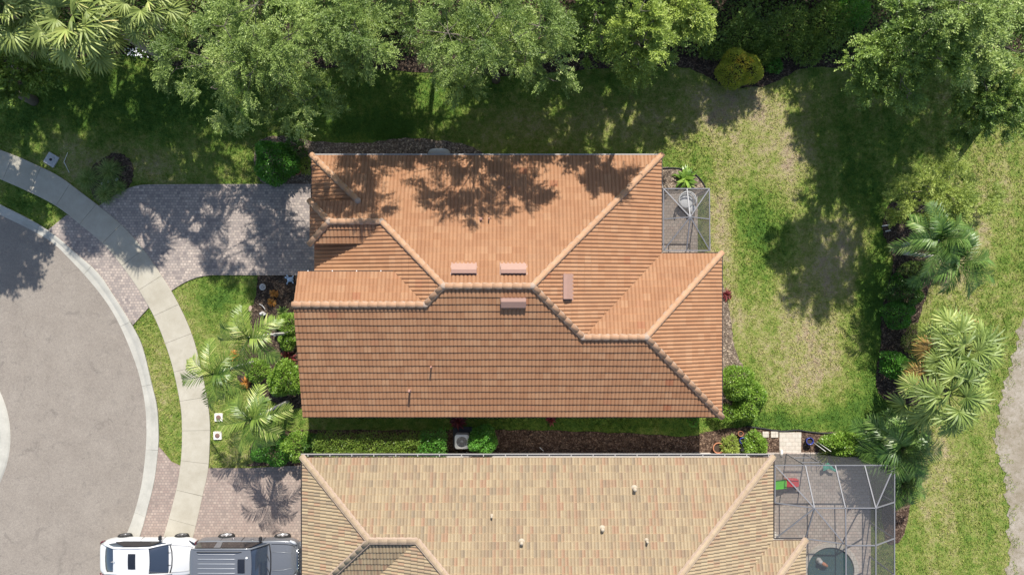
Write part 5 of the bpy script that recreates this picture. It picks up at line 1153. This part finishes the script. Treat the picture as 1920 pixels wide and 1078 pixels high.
# thicket of shrubs along the back
tk = [(640, 60, 40, 2.2), (600, 95, 26, 1.6), (740, 70, 42, 2.2), (720, 110, 24, 1.4), (1000, 110, 40, 1.8), (1060, 100, 36, 1.8), (1090, 60, 40, 2.4), (1150, 90, 40, 2), (1250, 85, 45, 2.0), (1290, 60, 45, 2.4)]
def thicket():
    r_ = np.random.default_rng(91); Vs = []; Fs = []; Ts = []; off = 0
    n = 85000; pxx = r_.uniform(-60, 1960, n); pyy = r_.uniform(-230, 118, n)
    edge = 100+8*np.sin(pxx*.021)+7*np.sin(pxx*.057+1)-np.where((pxx < 590), 12, 0)+np.where((pxx > 1240) & (pxx < 1590), 4, 0)
    k = pyy < edge; pxx = pxx[k]; pyy = pyy[k]; e = edge[k]; n = len(pxx)
    hm = 1.1+.8*np.sin(pxx*.03)*np.sin(pyy*.05+2)+.5*np.sin(pxx*.011+1)+.35*np.sin(pxx*.09+pyy*.07); hm = np.clip(hm, .35, 2.4)*np.clip((e-pyy)/22, .25, 1)
    z = hm*r_.uniform(.45, 1.05, n); s = H/FP; Pn = np.stack([(pxx-960)*s, (539-pyy)*s, z], 1)
    D = r_.normal(0, 1, (n, 3)); D[:, 2] = D[:, 2]*.3+.25; T = np.clip(.35+.3*np.sin(pxx*.05)*np.cos(pyy*.06)+r_.normal(0, .2, n), 0, 1)
    V, F = leaves(Pn, D, r_.uniform(.10, .22, n), r_.uniform(.05, .09, n)); tag(link('thicket', fastmesh('thicket', V, F, M['lf_mid'], {'tint': np.repeat(T, 4)})), 'dark tangled shrubs and vines growing as one mass along the back bed', 'thicket', kind='stuff')
thicket()

# fan palms top left
GP = 'fan palms in the top left corner'
fan_palm('largest full yellow green fan palm in front of the leaning trunk', 142, 42, 8.0, 104, 'lf_fan', 31, 34, name='fan_palm', group=GP, base=P2(170, 60), elo=-.55)
fan_palm('fan palm cut by the top left corner of the picture', 20, 20, 8.0, 92, 'lf_fan', 32, 28, group=GP, base=P2(70, 60), elo=-.5)
fan_palm('fan palm with drooping shaded fans between the corner palm and the largest palm', 60, 62, 6.0, 64, 'lf_fan', 33, 22, group=GP, base=P2(85, 75), elo=-.6)
fan_palm('fan palm at the top edge just right of the leaning grey trunk', 275, 12, 8.0, 80, 'lf_fan', 34, 28, group=GP, base=P2(320, 70), elo=-.6)
# leaning trunk
tr_ = empty('leaning_palm_trunk', (*P2(287, 93), 0), 'thick bare grey palm trunk leaning out between the fan palms', 'palm trunk')
mb = MB(); a, b = Vector(P(312, 112, 0.1)), Vector(P(207, 52, 4.6)); mb.tube([a.lerp(b, i/10) for i in range(11)], [.20+.015*(i % 2)-.005*i for i in range(11)], 12); mb.build('bole', M['palmbark'], tr_)
mb = MB()
for i in range(16):
    a_ = i*2.4; q = b+Vector((math.cos(a_)*.12, math.sin(a_)*.12, 0)); mb.tube([q, q+Vector((math.cos(a_)*.35, math.sin(a_)*.35, .3))], [.03, .012], 4)
mb.build('leaf_bases', M['palmbark'], tr_)

# front palms
GF = 'feather palms in the front bed'
feather_palm('feather palm nearest the driveway with its pale trunk leaning out of the front bed', 467, 634, 5.2, 62, 'lf_palm', 42, P2(541, 625), 11, group=GF, tr=.06, wide=.044, ll=.36, ehi=1.0, elo=-.1, nps=17)
feather_palm('feather palm overhanging the sidewalk, middle one of the front bed', 400, 702, 5.2, 58, 'lf_palm', 43, P2(478, 678), 11, group=GF, tr=.06, wide=.044, ll=.36, ehi=1.0, elo=-.1, nps=17)
feather_palm('feather palm nearest the two square utility covers', 470, 787, 5.2, 64, 'lf_palm', 44, P2(541, 752), 12, group=GF, tr=.06, wide=.044, ll=.36, ehi=1.0, elo=-.1, nps=17)
# rear palms
feather_palm('upper of the two dark green feather palms with pale trunks in the rear bed', 1762, 448, 4.9, 66, 'lf_palmdark', 45, P2(1693, 460), 15, tr=.085, ll=.34, wide=.04, elo=-.35, nps=26, group='dark green feather palms in the rear bed')
feather_palm('lower of the two dark green feather palms, its fronds hanging toward the sunny lawn', 1795, 492, 4.4, 70, 'lf_palmdark', 50, P2(1694, 474), 15, tr=.085, ll=.34, wide=.04, elo=-.35, nps=26, group='dark green feather palms in the rear bed')
fan_palm('upper pale green fan palm beside the sandy track', 1805, 655, 4.6, 92, 'lf_fanblue', 46, 26, name='fan_palm', base=P2(1735, 640), group='pale green fan palms by the sandy track', brown=.10, elo=-.5)
fan_palm('lower pale green fan palm with orange brown fans on its left side', 1778, 738, 4.8, 96, 'lf_fanblue', 47, 28, name='fan_palm', base=P2(1715, 715), group='pale green fan palms by the sandy track', brown=.28, elo=-.5)
feather_palm('deep green low clumping palm at the corner of the pool enclosure', 1688, 838, 2.2, 70, 'lf_palmdark', 48, P2(1672, 830), 26, tr=.05, ll=.40, wide=.04, barkm='stem', elo=-.25)
feather_palm('small dark feathery palm behind the enclosure corner', 1690, 905, 1.5, 46, 'lf_palmdark', 49, P2(1690, 900), 16, tr=.04, ll=.40, wide=.035, barkm='stem', elo=-.2, name='palm_tree')

# ------------------------------------------------------------------ shrubs and hedges
bush('glossy dark green shrub at the corner of driveway and house', 513, 302, 40, 1.7, 'lf_emerald', 1, leaf=(.12, .065), n=5200)
bush('dim small shrub squeezed between the glossy shrub and the wall bed', 550, 282, 22, 1.2, 'lf_dark', 2, leaf=(.12, .06))
bush('variegated yellow green plant by the house corner next to the clay ring', 572, 312, 14, .6, 'lf_yellow', 3, leaf=(.16, .06), n=420, cat='plant', name='garden_plant')
bush('neat round bright green shrub against the front wall, the upper of two', 536, 608, 21, 1.0, 'lf_lime', 4, leaf=(.08, .04), n=2600, gaps=.12)
bush('neat smaller round green shrub just below the upper one at the front wall', 538, 641, 16, .8, 'lf_lime', 5, leaf=(.08, .04), n=1700, gaps=.12)
bush('round bright green shrub between two palm trunks in the front bed', 480, 695, 22, 1.0, 'lf_lime', 6, leaf=(.08, .042), n=2700, gaps=.14)
bush('largest shrub of the front bed, glossy green, touching the house corner', 533, 712, 33, 1.4, 'lf_lime', 7, leaf=(.12, .06), n=4200, gaps=.3)
bush('soft emerald green spreading shrub beside the driveway of the tan house', 508, 845, 38, 1.3, 'lf_emerald', 8, ry=30, leaf=(.085, .04), n=5600, gaps=.15)
bush('paler leafy shrub joined to the emerald one at the tan roof corner', 556, 838, 28, 1.5, 'lf_lime', 9, leaf=(.10, .05), n=3000)
bush('dark shrub between the pale leafy shrub and the clipped hedge', 580, 832, 16, 1.4, 'lf_dark', 10, leaf=(.09, .045), n=1500)
bush('long clipped yellow green hedge between the two houses', 692, 833, 96, 1.6, 'lf_hedge', 11, ry=17, box=True, leaf=(.09, .042), n=9000, cat='hedge', name='hedge')
bush('darker clipped square shrub at the right end of the long hedge', 812, 832, 22, 1.6, 'lf_emerald', 12, ry=21, box=True, leaf=(.09, .05), n=2600)
bush('rounded dark green shrub just right of the air conditioner', 905, 828, 26, 1.9, 'lf_emerald', 13, ry=26, leaf=(.11, .06), n=4200)
bush('round glossy shrub against the right wall of the terracotta house', 1383, 718, 32, 1.6, 'lf_lime', 14, leaf=(.10, .055), n=4000)
bush('curving yellow green hedge wrapping the lower right corner of the terracotta house', 1405, 748, 30, 1.1, 'lf_lime', 15, ry=40, leaf=(.11, .055), n=5200, cat='hedge', name='hedge')
bush('low yellow green hedge end under the lower right corner of the terracotta roof', 1372, 776, 42, .9, 'lf_lime', 16, ry=15, leaf=(.10, .05), n=2300, cat='hedge', name='hedge')
bush('round lime green shrub left of the stepping stones', 1417, 834, 22, 1.1, 'lf_lime', 17, leaf=(.12, .06), n=2300)
bush('yellow variegated shrub between the clay bowl and the dark stand', 1370, 837, 14, .9, 'lf_yellow', 18, ry=17, leaf=(.18, .05), n=700)
bush('spreading bright green shrub along the top of the pool enclosure', 1590, 834, 44, 1.1, 'lf_lime', 19, ry=21, leaf=(.12, .065), n=4600)
bush('mid green shrub joining the bright one to the clumping palm', 1640, 842, 26, 1.2, 'lf_emerald', 20, leaf=(.10, .05), n=2200)
bush('rounded shrub with yellow and orange leaves in the back bed', 1389, 126, 42, 1.6, 'lf_croton', 21, ry=34, leaf=(.085, .045), n=6500, gaps=.15)
bush('small bright green fern beside the yellow and orange shrub', 1453, 122, 14, .5, 'lf_emerald', 22, leaf=(.14, .05), n=500, cat='fern', name='fern')
bush('shaded dark shrub under the dark green feather palms', 1702, 548, 34, 1.4, 'lf_dark', 23, ry=26, leaf=(.10, .05), n=3000)
bush('compact round dark green shrub left of the upper pale green fan palm', 1688, 590, 26, 1.3, 'lf_emerald', 24, leaf=(.09, .045), n=3000, gaps=.15)
bush('round glossy shrub left of the lower pale green fan palm', 1682, 684, 24, 1.3, 'lf_emerald', 25, leaf=(.12, .07), n=2200)
bush('yellow green fine leaved shrub under the upper pale green fan palm', 1728, 638, 28, 1.3, 'lf_yellow', 26, leaf=(.08, .035), n=2600)
bush('tiny bright plant in the mulch left of the dark feather palms', 1683, 522, 9, .4, 'lf_emerald', 27, leaf=(.10, .05), n=260, cat='plant', name='garden_plant')
bush('pale fine leaved shrub under the left fronds of the dark feather palms', 1720, 505, 28, 1.0, 'lf_acacia', 28, ry=16, leaf=(.09, .04), n=1600)
bush('low green shrub peeking between the terracotta eave and the lawn on the south side', 1300, 790, 9, .5, 'lf_emerald', 29, leaf=(.1, .05), n=260, cat='plant', name='garden_plant')
bush('low mounded green shrub left of the bed corner of the back thicket', 1345, 92, 30, 1.0, 'lf_mid', 30, ry=16, leaf=(.1, .05), n=1600)
for i, (a, b, r, h, mt) in enumerate([(1400, 60, 40, 1.6, 'lf_mid'), (1480, 55, 46, 1.8, 'lf_mid'), (1560, 40, 44, 2.0, 'lf_mid'), (1520, 85, 34, 1.2, 'lf_mid'), (1440, 88, 30, 1.1, 'lf_mid'), (1600, 20, 34, 2.4, 'lf_emerald')]):
    bush(['leafy shrub behind the yellow and orange one in the back bed', 'vine covered shrub at the middle of the dark back bed', 'tallest vine covered mound right of the middle of the dark back bed', 'low vine covered mound at the bed edge left of the rounded leafy tree', 'low mound between the small fern and the vine covered shrub', 'bright leaved shrub at the top edge left of the large rounded tree'][i], a, b, r, h, mt, 70+i, leaf=(.13, .05), n=2600, gaps=.5, group='shrubs in the back bed')

tuft('red leaved spiky plant between the front wall and the largest front shrub', 541, 672, 18, 'lf_red', 1, n=110, h=.5, name='cordyline', w=.05, cat='plant')
tuft('dull green spiky plant in the front bed under the roof ridge end', 531, 585, 13, 'lf_mid', 2, n=70, h=.4, name='spiky_plant', w=.035, cat='plant')
tuft('upper clump of orange leaves in the front bed', 514, 551, 9, 'lf_orange', 3, n=70, name='croton', w=.05, cat='plant', group='orange crotons')
tuft('lower clump of orange leaves in the front bed beside the upper one', 510, 567, 9, 'lf_orange', 4, n=60, name='croton', w=.05, cat='plant', group='orange crotons')
tuft('orange leaves showing left of the first feather palm', 439, 668, 11, 'lf_orange', 5, n=60, name='croton', w=.05, cat='plant', group='orange crotons')
tuft('orange leaves below the round shrub between the palms', 462, 717, 12, 'lf_orange', 6, n=70, name='croton', w=.05, cat='plant', group='orange crotons')
tuft('dark red leaves poking from under the south eave above the air conditioner', 859, 790, 16, 'lf_red', 7, n=120, name='cordyline', w=.05, cat='plant')
tuft('small dark red leaves under the south eave near the middle of the long bed', 1033, 786, 11, 'lf_red', 8, n=60, name='cordyline', w=.05, cat='plant')
tuft('small dark red plant against the right wall of the terracotta house', 1362, 553, 12, 'lf_red', 9, n=60, name='cordyline', w=.04, cat='plant')
tuft('yellow lime plant with broad fronds above the small screen enclosure', 1284, 336, 21, 'lf_lime', 10, n=46, h=.6, name='fern', w=.13, cat='plant', up=.8, droop=.7)
GG = 'clumps of fountain grass by the sidewalk'
tuft('upper dark fountain grass clump in the small bed by the sidewalk', 207, 322, 27, 'lf_grass', 11, n=420, h=.5, group=GG)
tuft('lower fountain grass clump at the corner of sidewalk and driveway', 200, 362, 24, 'lf_grass', 12, n=420, group=GG)
tuft('left pale fountain grass clump beside the sidewalk bed', 168, 336, 24, 'lf_grass', 13, n=360, group=GG)
tuft('right fountain grass clump in the small sidewalk bed', 226, 352, 16, 'lf_grass', 14, n=240, group=GG)
tuft('spindly yellow plant leaning over the top rail of the pool enclosure', 1553, 848, 20, 'lf_yellow', 15, n=60, h=.9, name='spiky_plant', w=.035, cat='plant', up=1.0, droop=.8)
# low white flowers in the back bed
def flowers(label, cx, cy, rx, ry, n, seed):
    r_ = np.random.default_rng(seed); x0, y0 = P2(cx, cy); s = H/FP
    Pn = np.stack([x0+r_.normal(0, rx*s, n), y0+r_.normal(0, ry*s, n), r_.uniform(.15, .32, n)], 1)
    V, F = leaves(np.repeat(Pn, 3, 0), r_.normal(0, 1, (3*n, 3))*np.array([1, 1, .15]), .055, .05, 2.5)
    r = empty('flowering_plant', (x0, y0, 0), label, 'flowers'); link('petals', fastmesh('petals', V, F, M['flower']), r)
    m = n*8; Q_ = np.stack([x0+r_.normal(0, rx*s*1.1, m), y0+r_.normal(0, ry*s*1.1, m), r_.uniform(.02, .2, m)], 1); V, F = leaves(Q_, r_.normal(0, 1, (m, 3)), .12, .05)
    link('foliage', fastmesh('foliage', V, F, M['lf_dark'], {'tint': np.repeat(r_.random(m), 4)}), r)
flowers('scattered white flowers in the bed below the leaning palm trunk', 261, 101, 13, 5, 34, 5)
flowers('few white flowers in the bed corner at the left below the fan palms', 97, 106, 5, 6, 14, 6)

# ------------------------------------------------------------------ small things
def thing1(name, mb, mat, label, cat, at, group=None):
    r = mb.build(name, M[mat]); tag(r, label, cat, group)
    o = Vector(at)
    for v in r.data.vertices: v.co -= o
    r.location = o; return r
# square covers set in the lawn
def cover(cx, cy, rot, label, size=.50, lidc='terra', group=None, lid2=False):
    x, y = P2(cx, cy); r = empty('utility_cover', (x, y, 0), label, 'utility cover', group)
    mb = MB(); mb.rbox((x, y, .02), (size, size, .10), .03, rz=rot); mb.build('frame', M['greyc'] if lid2 else M['stucco_white'], r)
    mb = MB(); mb.lathe((x, y, .065), [(size*.30, 0), (size*.30, .02), (size*.27, .026), (.02, .026)], 22)
    mb.build('lid', M[lidc], r)
    if lid2:
        mb = MB(); mb.lathe((x, y, .088), [(size*.12, 0), (size*.12, .02), (.01, .02)], 14); mb.lathe((x+.15, y+.06, .07), [(.03, 0), (.03, .01), (.005, .01)], 10); mb.build('knob', M['pot_dark'], r)
M['lidbrown'] = simple('reddish_brown_iron', (.17, .10, .08), .8)
cover(410.5, 782, .0, 'square concrete cover with round brown lid, upper of the two by the sidewalk', .40, 'lidbrown', 'square covers by the sidewalk')
cover(408.5, 816, .03, 'square concrete cover with round brown lid, lower of the two by the sidewalk', .40, 'lidbrown', 'square covers by the sidewalk')
cover(97, 300, -.55, 'tilted square grey cover with a dark knob in the lawn beside the sidewalk', .58, 'greyc', None, True)
# fallen stick
mb = MB(); mb.tube([P(127, 286, .04), P(120, 304, .05), P(130, 324, .03)], [.015, .02, .012], 6); thing1('fallen_twig', mb, 'palewood', 'thin bent pale twig on the grass beside the tilted cover', 'twig', P(123, 305, 0))
# air conditioner
ax_, ay_ = P2(865.5, 829, .9); r = empty('air_conditioner', (ax_, ay_, 0), 'grey square air conditioner unit with round fan grille beside the tan house', 'air conditioner')
mb = MB(); mb.rbox((ax_, ay_+.1, .03), (.95, 1.0, .10), .04); mb.build('pad', M['pot_dark'], r)
mb = MB(); mb.rbox((ax_, ay_, .40), (.66, .66, .62), .10)
for k in range(11): mb.rbox((ax_, ay_, .14+k*.05), (.68, .68, .012), .10)
mb.build('casing', M['gutter'], r)
n = 40; mb = MB(); lid = [(ax_+.69/2*(abs(math.cos(t))**.35)*math.copysign(1, math.cos(t)), ay_+.69/2*(abs(math.sin(t))**.35)*math.copysign(1, math.sin(t))) for t in [2*math.pi*k/n+.001 for k in range(n)]]
hol = [(ax_+.255*math.cos(2*math.pi*k/n+.001), ay_+.255*math.sin(2*math.pi*k/n+.001)) for k in range(n)]
mb.add([(x, y, .75) for x, y in lid]+[(x, y, .79) for x, y in hol]+[(x, y, .60) for x, y in hol]+[(x, y, .71) for x, y in lid], [(k, (k+1) % n, n+(k+1) % n, n+k) for k in range(n)]+[(n+k, n+(k+1) % n, 2*n+(k+1) % n, 2*n+k) for k in range(n)]+[(3*n+k, 3*n+(k+1) % n, (k+1) % n, k) for k in range(n)]+[tuple(2*n+k for k in range(n))]); mb.build('top_panel', M['white'], r)
mb = MB()
for k in range(4):
    t = k*math.pi/2+.4; mb.add([(ax_+.05*math.cos(t), ay_+.05*math.sin(t), .68), (ax_+.23*math.cos(t-.35), ay_+.23*math.sin(t-.35), .66), (ax_+.24*math.cos(t+.1), ay_+.24*math.sin(t+.1), .70), (ax_+.22*math.cos(t+.42), ay_+.22*math.sin(t+.42), .73)], [(0, 1, 2, 3)])
mb.lathe((ax_, ay_, .67), [(.075, 0), (.06, .05), (.02, .06)], 14); f_ = mb.build('fan', M['white'], r)
mb = MB(); mb.add([(ax_+.252*math.cos(2*math.pi*k/24), ay_+.252*math.sin(2*math.pi*k/24), .62) for k in range(24)], [tuple(range(24))]); mb.build('fan_floor', M['black'], r)
mb = MB()
for k in range(4):
    rr = .07+.055*k; mb.tube([(ax_+rr*math.cos(t), ay_+rr*math.sin(t), .795-.02*(1-rr/.25)) for t in np.linspace(0, 2*math.pi, 25)], .004, 4, caps=False)
for k in range(8): t = k*math.pi/4; mb.tube([(ax_, ay_, .79), (ax_+.255*math.cos(t), ay_+.255*math.sin(t), .79)], .004, 4)
mb.build('fan_guard', M['pot_dark'], r)
# downspout and box on the tan house's wall
mb = MB(); q = P2(873, 853, 1.5); mb.box((q[0], -8.08+.0, 1.5), (.10, .08, 2.6)); mb.box((q[0], -8.06, 1.2), (.28, .10, .40)); thing1('wall_conduit', mb, 'gutter', 'grey conduit and box on the tan house wall below the air conditioner', 'conduit', (q[0], -8.08, 0))
# ornaments in the front bed
x, y = P2(493, 538); r = empty('stone_disc', (x, y, 0), 'round pale grey stepping disc in the front bed near the lawn edge', 'stepping stone')
mb = MB(); mb.lathe((x, y, .02), [(.16, 0), (.165, .04), (.15, .055), (.02, .055)], 20); mb.build('disc', M['greyc'], r)
mb = MB()
for k in range(5): t = k*1.256; mb.box((x+.07*math.cos(t), y+.07*math.sin(t), .077), (.05, .03, .006), rz=t)
mb.build('relief', M['pot_dark'], r)
x, y = P2(545, 524); r = empty('turtle_ornament', (x, y, 0), 'pale blue turtle ornament in the front bed by the driveway edge', 'ornament')
mb = MB()
vs = []; n = 14
for i in range(6):
    ph = math.pi/2*i/5
    for k in range(n): t = 2*math.pi*k/n; vs.append((x+.15*math.cos(ph)*math.cos(t)*1.1, y+.12*math.cos(ph)*math.sin(t), .07+.09*math.sin(ph)))
mb.add(vs, [(i*n+k, i*n+(k+1) % n, (i+1)*n+(k+1) % n, (i+1)*n+k) for i in range(5) for k in range(n)], True); mb.build('shell', M['bluepale'], r)
mb = MB(); mb.tube([(x-.12, y+.05, .08), (x-.22, y+.10, .10), (x-.27, y+.12, .09)], [.04, .045, .015], 8); mb.build('head', M['bluepale'], r)
for sx, sy, L in ((-1, 1, .20), (-1, -1, .20), (1, 1, .14), (1, -1, .14)):
    mb = MB(); mb.tube([(x+sx*.08, y+sy*.07, .07), (x+sx*(.08+L*.4), y+sy*(.07+L*.6), .06), (x+sx*(.10+L*.35), y+sy*(.10+L*.8), .04)], [.03, .04, .012], 6); mb.build('flipper', M['bluepale'], r)
x, y = P2(493, 588); mb = MB(); mb.lathe((x, y, .0), [(.10, 0), (.12, .05), (.07, .12), (.09, .22), (.06, .30), (.075, .36), (.02, .42)], 12); mb.box((x+.12, y-.02, .12), (.12, .10, .2), rz=.4); thing1('garden_figurine', mb, 'greyc', 'small pale grey cast figurine in the front bed above the first palm', 'ornament', (x, y, 0))
mb = MB(); mb.tube([P(486, 570, .05), P(491, 572, .2), P(496, 578, .22), P(498, 584, .06)], .012, 6); thing1('hoop_wire', mb, 'white', 'thin white curved garden hoop beside the grey figurine', 'garden hoop', P(492, 576, 0))
x, y = P2(470, 578); mb = MB(); mb.prism([(x-.1, y-.12), (x+.02, y-.16), (x+.1, y), (x+.03, y+.15), (x-.05, y+.1)], 0, .09, bevel=.02); thing1('pale_rock', mb, 'mortar', 'small pale rock at the bed edge above the first palm fronds', 'rock', (x, y, 0))
x, y = P2(528, 627); mb = MB(); mb.rbox((x-.25, y+.02, .12), (.08, .08, .3), .02); mb.rbox((x-.25, y+.02, .29), (.14, .14, .05), .04); thing1('path_light', mb, 'white', 'small white path light beside the first palm trunk', 'light', (x-.25, y, 0))
# clay ring pot, hose reel
def pot(cx, cy, r_, h, mat, label, name='flower_pot', cat='pot', plant=None):
    x, y = P2(cx, cy, h); o = empty(name, (x, y, 0), label, cat)
    mb = MB(); n = 22; pr2 = [(r_*.62, 0), (r_*.95, h*.8), (r_*1.06, h*.82), (r_*1.06, h), (r_*.90, h), (r_*.86, h*.75)]
    mb.add([(x+a*math.cos(2*math.pi*k/n), y+a*math.sin(2*math.pi*k/n), z) for a, z in pr2 for k in range(n)], [(i*n+k, i*n+(k+1) % n, (i+1)*n+(k+1) % n, (i+1)*n+k) for i in range(5) for k in range(n)], True); mb.build('bowl', M[mat], o)
    mb = MB(); mb.prism([(x+r_*.88*math.cos(2*math.pi*k/n), y+r_*.88*math.sin(2*math.pi*k/n)) for k in range(n)], h*.55, h*.78); mb.build('soil', M['soil'], o)
    return o
pot(556.5, 320, .20, .32, 'terra', 'round clay pot beside the glossy shrub at the driveway corner')
pot(1347.5, 840, .26, .42, 'terra', 'wide clay bowl against the tan house wall, left of the yellow variegated shrub')
pot(1389, 813, .13, .25, 'terra', 'small red clay pot at the bed edge right of the yellow variegated shrub')
pot(1519, 827, .17, .40, 'blue', 'deep blue glazed pot right of the cream paver path')
pot(1393, 826, .15, .45, 'blue', 'blue glazed pot under the small red clay pot', )
x, y = P2(1391, 840, .3); mb = MB()
for dx in (-.13, .13): mb.tube([(x+dx, y+.42, .05), (x+dx*.6, y+.1, .7), (x+dx, y-.28, .05)], .018, 6)
for dy, z in ((.25, .40), (.0, .62)): mb.box((x, y+dy, z), (.28, .16, .02))
thing1('plant_stand', mb, 'black', 'dark narrow plant stand between the yellow shrub and the round lime shrub', 'plant stand', (x, y, 0))
x, y = P2(822, 284, .8); x = x; r = empty('hose_box', (x, y-.1, 0), 'dark rounded hose box poking out beyond the north eave', 'hose box')
mb = MB(); mb.tube([(x-.36, y-.05, .40), (x-.30, y-.05, .62), (x-.18, y-.05, .70), (x+.18, y-.05, .70), (x+.30, y-.05, .62), (x+.36, y-.05, .40)], [.2, .21, .22, .22, .21, .2], 10); mb.build('lid', M['greyc'], r)
mb = MB(); mb.rbox((x, y-.08, .3), (.86, .5, .58), .08); mb.build('case', M['black'], r)
# stepping stones, path
for i, (a, b, w_, h_) in enumerate(((1435, 814, .30, .28), (1449, 814, .22, .30), (1455.5, 814, .16, .30))):
    x, y = P2(a, b); mb = MB(); mb.rbox((x, y, .035), (w_, h_, .06), .02); thing1('stepping_stone', mb, 'paver_cream', ['left pale stepping stone above the round lime shrub', 'middle pale stepping stone next to the cream path', 'right narrow stepping stone touching the cream path'][i], 'stepping stone', (x, y, 0), 'stepping stones by the cream path')
x, y = P2(1481, 829); sheet('garden_path', [(x-.53, y-.62), (x+.53, y-.62), (x+.55, y+.50), (x-.53, y+.50)], .05, M['paver_cream'], .06)
x, y = P2(1464, 848); mb = MB(); mb.rbox((x, y, .08), (.12, .30, .14), .02); thing1('kerb_block', mb, 'stucco_white', 'small white block at the lower left corner of the cream path', 'block', (x, y, 0))
# black edging along the rear lawn
e = cr([(1400, 799), (1430, 803), (1465, 808), (1495, 806), (1515, 809), (1545, 812), (1580, 812), (1615, 816)], 5); mb = MB(); mb.tube([P(a, b, .06) for a, b in e], .035, 6); thing1('lawn_edging', mb, 'black', 'black edging strip between the lawn and the bed by the cream path', 'garden edging', P(1500, 806, 0))
e = cr([(1243, 316), (1262, 315), (1282, 318), (1302, 326), (1316, 340), (1323, 352)], 5); mb = MB(); mb.tube([P(a, b, .05) for a, b in e], .03, 6); thing1('lawn_edging', mb, 'black', 'curved black edging around the bed corner above the small screen enclosure', 'garden edging', P(1290, 320, 0))
# bent white pipe/bones by two trunked palm: pale fallen fronds
for i, (a, b) in enumerate((((1654, 424), (1673, 421)), ((1660, 434), (1670, 432)))):
    mb = MB(); mb.tube([P(*a, .06), P(*b, .08)], [.035, .02], 6); thing1('fallen_palm_stalk', mb, 'palewood', ['longer pale palm stalk lying across the rear bed edge', 'shorter pale palm stalk lying just below the longer one'][i], 'palm stalk', P(*a, 0))
mb = MB(); mb.tube([P(1012, 838, .05), P(1019, 845, .06)], .022, 6); thing1('white_stake', mb, 'white', 'short white stake lying in the mulch between the houses', 'stake', P(1015, 841, 0))
mb = MB()
for dx in (0, 1): mb.tube([P(1524+dx*8, 828, .3), P(1548+dx*10, 846, 1.4)], .016, 5)
thing1('bamboo_poles', mb, 'palewood', 'pair of pale leaning poles supporting the spindly yellow plant', 'garden stakes', P(1530, 830, 0))
# river stones in the grass bed
r_ = np.random.default_rng(3)
for i, (a, b) in enumerate(((192, 345), (203, 341), (197, 352), (219, 337))):
    x, y = P2(a, b); s_ = .06+.03*r_.random(); mb = MB(); mb.lathe((x, y, .0), [(s_, 0), (s_*1.1, s_*.4), (s_*.7, s_*.8), (.01, s_*.9)], 9); thing1('stone', mb, 'white', 'small white stone among the fountain grass', 'stone', (x, y, 0), 'white stones in the fountain grass bed')
